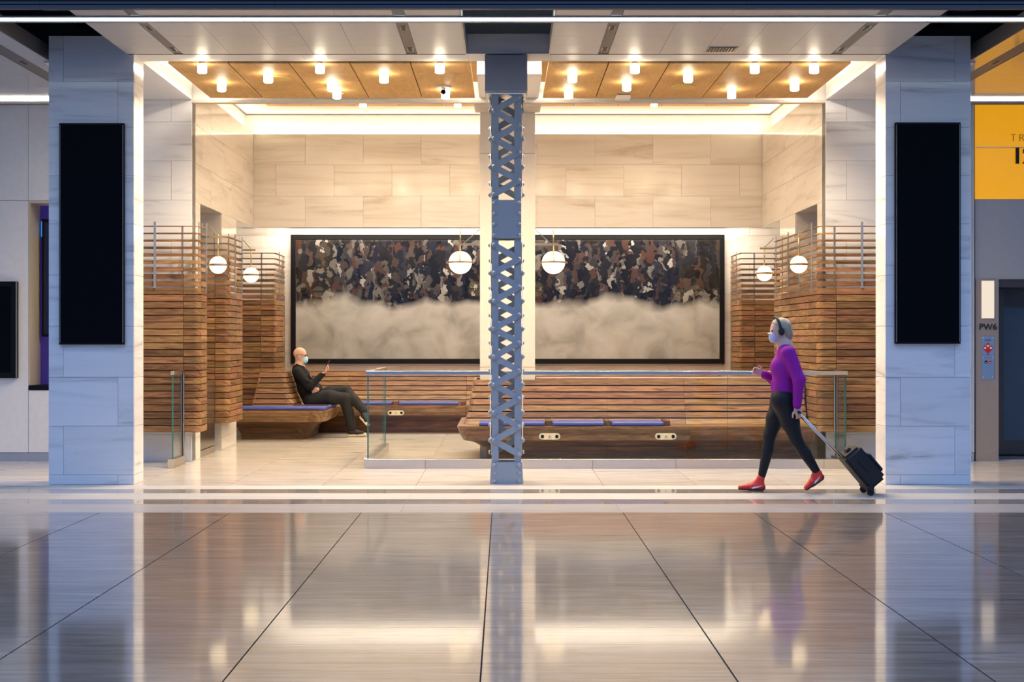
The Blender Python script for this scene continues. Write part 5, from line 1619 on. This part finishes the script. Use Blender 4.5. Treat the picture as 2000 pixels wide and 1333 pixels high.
# sweater with high hem
S = Solid(0.05)
S.cap(Q(1535, 690, -0.065), Q(1532, 720, -0.065), 0.085, 0.105); S.cap(Q(1533, 690, 0.065), Q(1531, 720, 0.065), 0.085, 0.105)
S.cap(Q(1532, 720, -0.06), Q(1530, 764, -0.06), 0.105, 0.108); S.cap(Q(1531, 720, 0.06), Q(1529, 764, 0.06), 0.105, 0.108)
S.cap(Q(1520, 716, -0.06), Q(1520, 716, 0.06), 0.07)
S.cap(nb, Q(1533, 690), 0.058, 0.08, k=0.03)
S.chain([shN, elN, tuple(Vector(wrN) * 0.94 + Vector(elN) * 0.06)], [0.072, 0.058, 0.042], k=0.03)
S.chain([shF, elF, tuple(Vector(wrF) * 0.92 + Vector(elF) * 0.08)], [0.072, 0.056, 0.042], k=0.03)
for v_, a_ in ((748, 0.10), (757, 0.115), (766, 0.11)):
    S.cap(Q(1509, v_, -0.05), Q(1546, v_ + 4, -0.11), 0.016, 0.016, k=0.03)
S.mesh('sweater', 0.0075, purple_knit, wom, cuts=[(Q(1530, 774), (0.02, 0, -1.0), 0.150), (Q(1530, 671), (-0.25, 0, 1.0))])
# leggings
T = Solid(0.04)
T.cap(Q(1529, 781, -0.075), Q(1529, 781, 0.075), 0.112); T.cap(Q(1529, 768, -0.06), Q(1529, 768, 0.06), 0.098)
T.cap(Q(1541, 789, -0.07), Q(1541, 789, 0.07), 0.075)
T.chain([hpF, Q(1515, 817, 0.075), knF], [0.105, 0.085, 0.062]); T.chain([hpN, Q(1543, 824, -0.08), knN], [0.105, 0.085, 0.060])
T.chain([knF, Q(1499.5, 880, 0.07), Q(1488, 929, 0.07)], [0.060, 0.057, 0.038], k=0.02); T.chain([knN, Q(1572, 885, -0.08), Q(1594.5, 921, -0.08)], [0.058, 0.057, 0.038], k=0.02)
T.mesh('leggings', 0.0075, legging, wom)
# running shoes
def run_shoe(heel, toe, ankle, up, parent, bend=0.0):
    h_, t_ = Vector(heel), Vector(toe); d = (t_ - h_).normalized(); u = Vector(up).normalized(); L_ = (t_ - h_).length
    s_ = Vector((0, 1, 0))
    pt = lambda a, b, c: tuple(h_ + d * (a * L_) + u * b + s_ * c)
    U = Solid(0.018)
    for q in (-0.012, 0.012):
        U.cap(pt(0.14, 0.042, q), pt(0.52, 0.040, q * 1.2), 0.030, 0.030); U.cap(pt(0.52, 0.040, q * 1.2), pt(0.90, 0.028, q), 0.030, 0.019)
    U.cap(pt(0.17, 0.055, 0), ankle, 0.034, 0.040, k=0.03)
    U.cap(pt(0.42, 0.058, 0), pt(0.30, 0.085, 0), 0.024, 0.026, k=0.02)
    o = U.mesh('running_shoe', 0.006, red_mesh, parent)
    Hh = Solid(0.012); Hh.cap(pt(0.10, 0.030, 0), pt(0.13, 0.065, 0), 0.036, 0.031); Hh.mesh('heel_counter', 0.006, maroon, o)
    Z = Solid(0.01)
    for q in (-0.024, 0.0, 0.024):
        Z.cap(pt(0.10, 0.012, q * 0.8), pt(0.55, 0.012, q * 1.05), 0.014, 0.013, k=0.012); Z.cap(pt(0.55, 0.012, q * 1.05), pt(0.93, 0.014, q * 0.75), 0.013, 0.011, k=0.012)
    Z.mesh('midsole', 0.006, dark_sole, o)
    G = Solid(0.006)
    for q in (-0.022, 0.0, 0.022): G.cap(pt(0.09, 0.003, q * 0.8), pt(0.44, 0.003, q), 0.0075, 0.007, k=0.01)
    G.mesh('outsole', 0.005, lime, o)
    # white swoosh mark on the viewer's side
    sw = [(0.10, 0.058), (0.22, 0.047), (0.36, 0.040), (0.50, 0.040), (0.545, 0.049), (0.53, 0.062), (0.515, 0.066), (0.565, 0.047), (0.55, 0.030), (0.47, 0.022), (0.34, 0.027), (0.20, 0.042)]
    yv = -0.0465
    vs = [pt(a, b, yv) for a, b in sw] + [pt(a, b, yv + 0.025) for a, b in sw]; n = len(sw)
    mk('side_mark', vs, [tuple(range(n)), tuple(range(2 * n - 1, n - 1, -1))] + [(i, n + i, n + (i + 1) % n, (i + 1) % n) for i in range(n)], white_print, o)
    for i in range(4):
        p = Vector(pt(0.44 + 0.065 * i, 0.078 - 0.006 * i, 0)); bar('lace', tuple(p - s_ * 0.02), tuple(p + s_ * 0.02), 0.006, 0.006, red_mesh, o, up=tuple(u))
hF = Q(1493.5, 961, 0.07)
run_shoe((hF[0], hF[1], 0.009), (hF[0] - 0.267, hF[1], 0.013), (anF[0], anF[1], anF[2] + 0.005), (0, 0, 1), wom)
run_shoe(Q(1609.5, 935.5, -0.08), Q(1573.5, 960.5, -0.08), tuple(Vector(anN) + Vector((0.0, 0, 0.0))), (-0.52, 0, 0.85), wom)
# hair, headband over the ear, mask
Hh = Solid(0.02)
Hh.ell(at(-0.018, 0, 0.040), (0.104, 0.085, 0.086), rot=RH); Hh.ell(at(-0.070, 0, 0.00), (0.055, 0.074, 0.085), rot=RH)
Hh.ell(at(-0.085, 0, -0.055), (0.042, 0.058, 0.055), rot=RH)
for i in range(12):
    an = -1.2 + 2.4 * i / 11
    Hh.cap(at(-0.08, 0.078 * math.sin(an), 0.06 * math.cos(an) + 0.03), at(-0.105, 0.07 * math.sin(an), -0.05), 0.014, 0.010, k=0.01)
hr_ = Hh.mesh('hair', 0.006, hair_m, wom, cuts=[(at(0.045, 0, 0.05), tuple(Vector(RH[:, 0]) * 0.9 - Vector(RH[:, 2]) * 0.55))])
tube('headband', [at(0.012 + 0.012 * math.cos(a), 0.091 * math.sin(a), 0.036 + 0.096 * math.cos(a)) for a in np.linspace(-1.95, 1.95, 21)], 0.013, shoe_black, wom, n=10)
for sg in (-1, 1): sphere('ear_cup', at(0.004, sg * 0.086, -0.012), 0.032, shoe_black, wom, sc=(1, 0.5, 1.15), n=16)
K = Solid(0.012)
K.ell(at(0.070, 0, -0.062), (0.044, 0.053, 0.052), rot=RH); K.ell(at(0.058, 0, -0.09), (0.045, 0.045, 0.028), rot=RH)
mo = K.mesh('face_mask', 0.005, mask_lilac, wom)
tube('mask_edge', [at(0.068 + 0.048 * math.cos(a), 0.058 * math.sin(a), -0.018) for a in np.linspace(-1.3, 1.3, 11)], 0.006, white_cloth, mo, n=8)
for sg in (-1, 1): tube('ear_loop', [at(0.05, sg * 0.054, -0.03), at(0.02, sg * 0.076, -0.015), at(-0.012, sg * 0.084, 0.010)], 0.0025, white_cloth, mo, n=6)

# ---- rolling suitcase
YC = YQ - 0.17
sc0 = Q(1698, 958, -0.17)
su = thing('suitcase', 'small black rolling suitcase tilted behind the striding woman', 'suitcase', (sc0[0], YC, 0))
ax_ = Vector((px(1655, YC) - px(1708, YC), 0, pz(881, YC) - pz(944, YC))).normalized()     # along the case, towards the handle
nx_ = Vector((ax_.z, 0, -ax_.x))                                                          # across its thickness, upper right
if nx_.z < 0: nx_ = -nx_
base = Vector((px(1695, YC), YC, 0.062))
def cbox(name, a0, a1, n0, n1, w, mat, parent, bev=0.0, y0=0.0):
    bm = bmesh.new(); bmesh.ops.create_cube(bm, size=1.0)
    for v in bm.verts: v.co = Vector((v.co.x * (a1 - a0), v.co.y * w, v.co.z * (n1 - n0)))
    if bev: bmesh.ops.bevel(bm, geom=list(bm.edges), offset=bev, segments=3, affect='EDGES')
    R = Matrix((ax_, (0, 1, 0), nx_)).transposed()
    c = base + ax_ * ((a0 + a1) / 2) + nx_ * ((n0 + n1) / 2) + Vector((0, y0, 0))
    vs = [tuple(R @ v.co + c) for v in bm.verts]; bm.verts.index_update()
    fs = [[v.index for v in f.verts] for f in bm.faces]; bm.free()
    return mk(name, vs, fs, mat, parent)
cbox('shell', 0.0, 0.40, -0.02, 0.18, 0.34, case_black, su, 0.03)
cbox('pocket', 0.06, 0.28, 0.175, 0.21, 0.28, case_black, su, 0.015)
cbox('corner_guard', -0.012, 0.05, -0.028, 0.03, 0.345, shoe_black, su, 0.012)
cbox('carry_handle', 0.40, 0.425, 0.06, 0.11, 0.14, shoe_black, su, 0.008)
cbox('side_handle', 0.16, 0.30, 0.07, 0.10, 0.36, shoe_black, su, 0.006)
for sg in (-1, 1):
    wc = base + ax_ * 0.0 + nx_ * (-0.012)
    cyl('wheel', (wc.x, YC + sg * 0.13, 0.034), 0.033, 0.028, shoe_black, su, 'Y', n=20)
tip = Vector(Q(1559, 806, -0.20)); tip.y = YC
for sg in (-1, 1):
    st_ = base + ax_ * 0.395 + nx_ * 0.0 + Vector((0, sg * 0.075, 0))
    en = Vector((tip.x + 0.012, YC + sg * 0.075, tip.z - 0.012))
    tube('handle_tube', [tuple(st_), tuple(en)], 0.009, stainless, su, n=10)
tube('grip', [(tip.x + 0.004, YC - 0.085, tip.z), (tip.x, YC - 0.04, tip.z + 0.004), (tip.x, YC + 0.04, tip.z + 0.004), (tip.x + 0.004, YC + 0.085, tip.z)], 0.013, shoe_black, su, n=10)
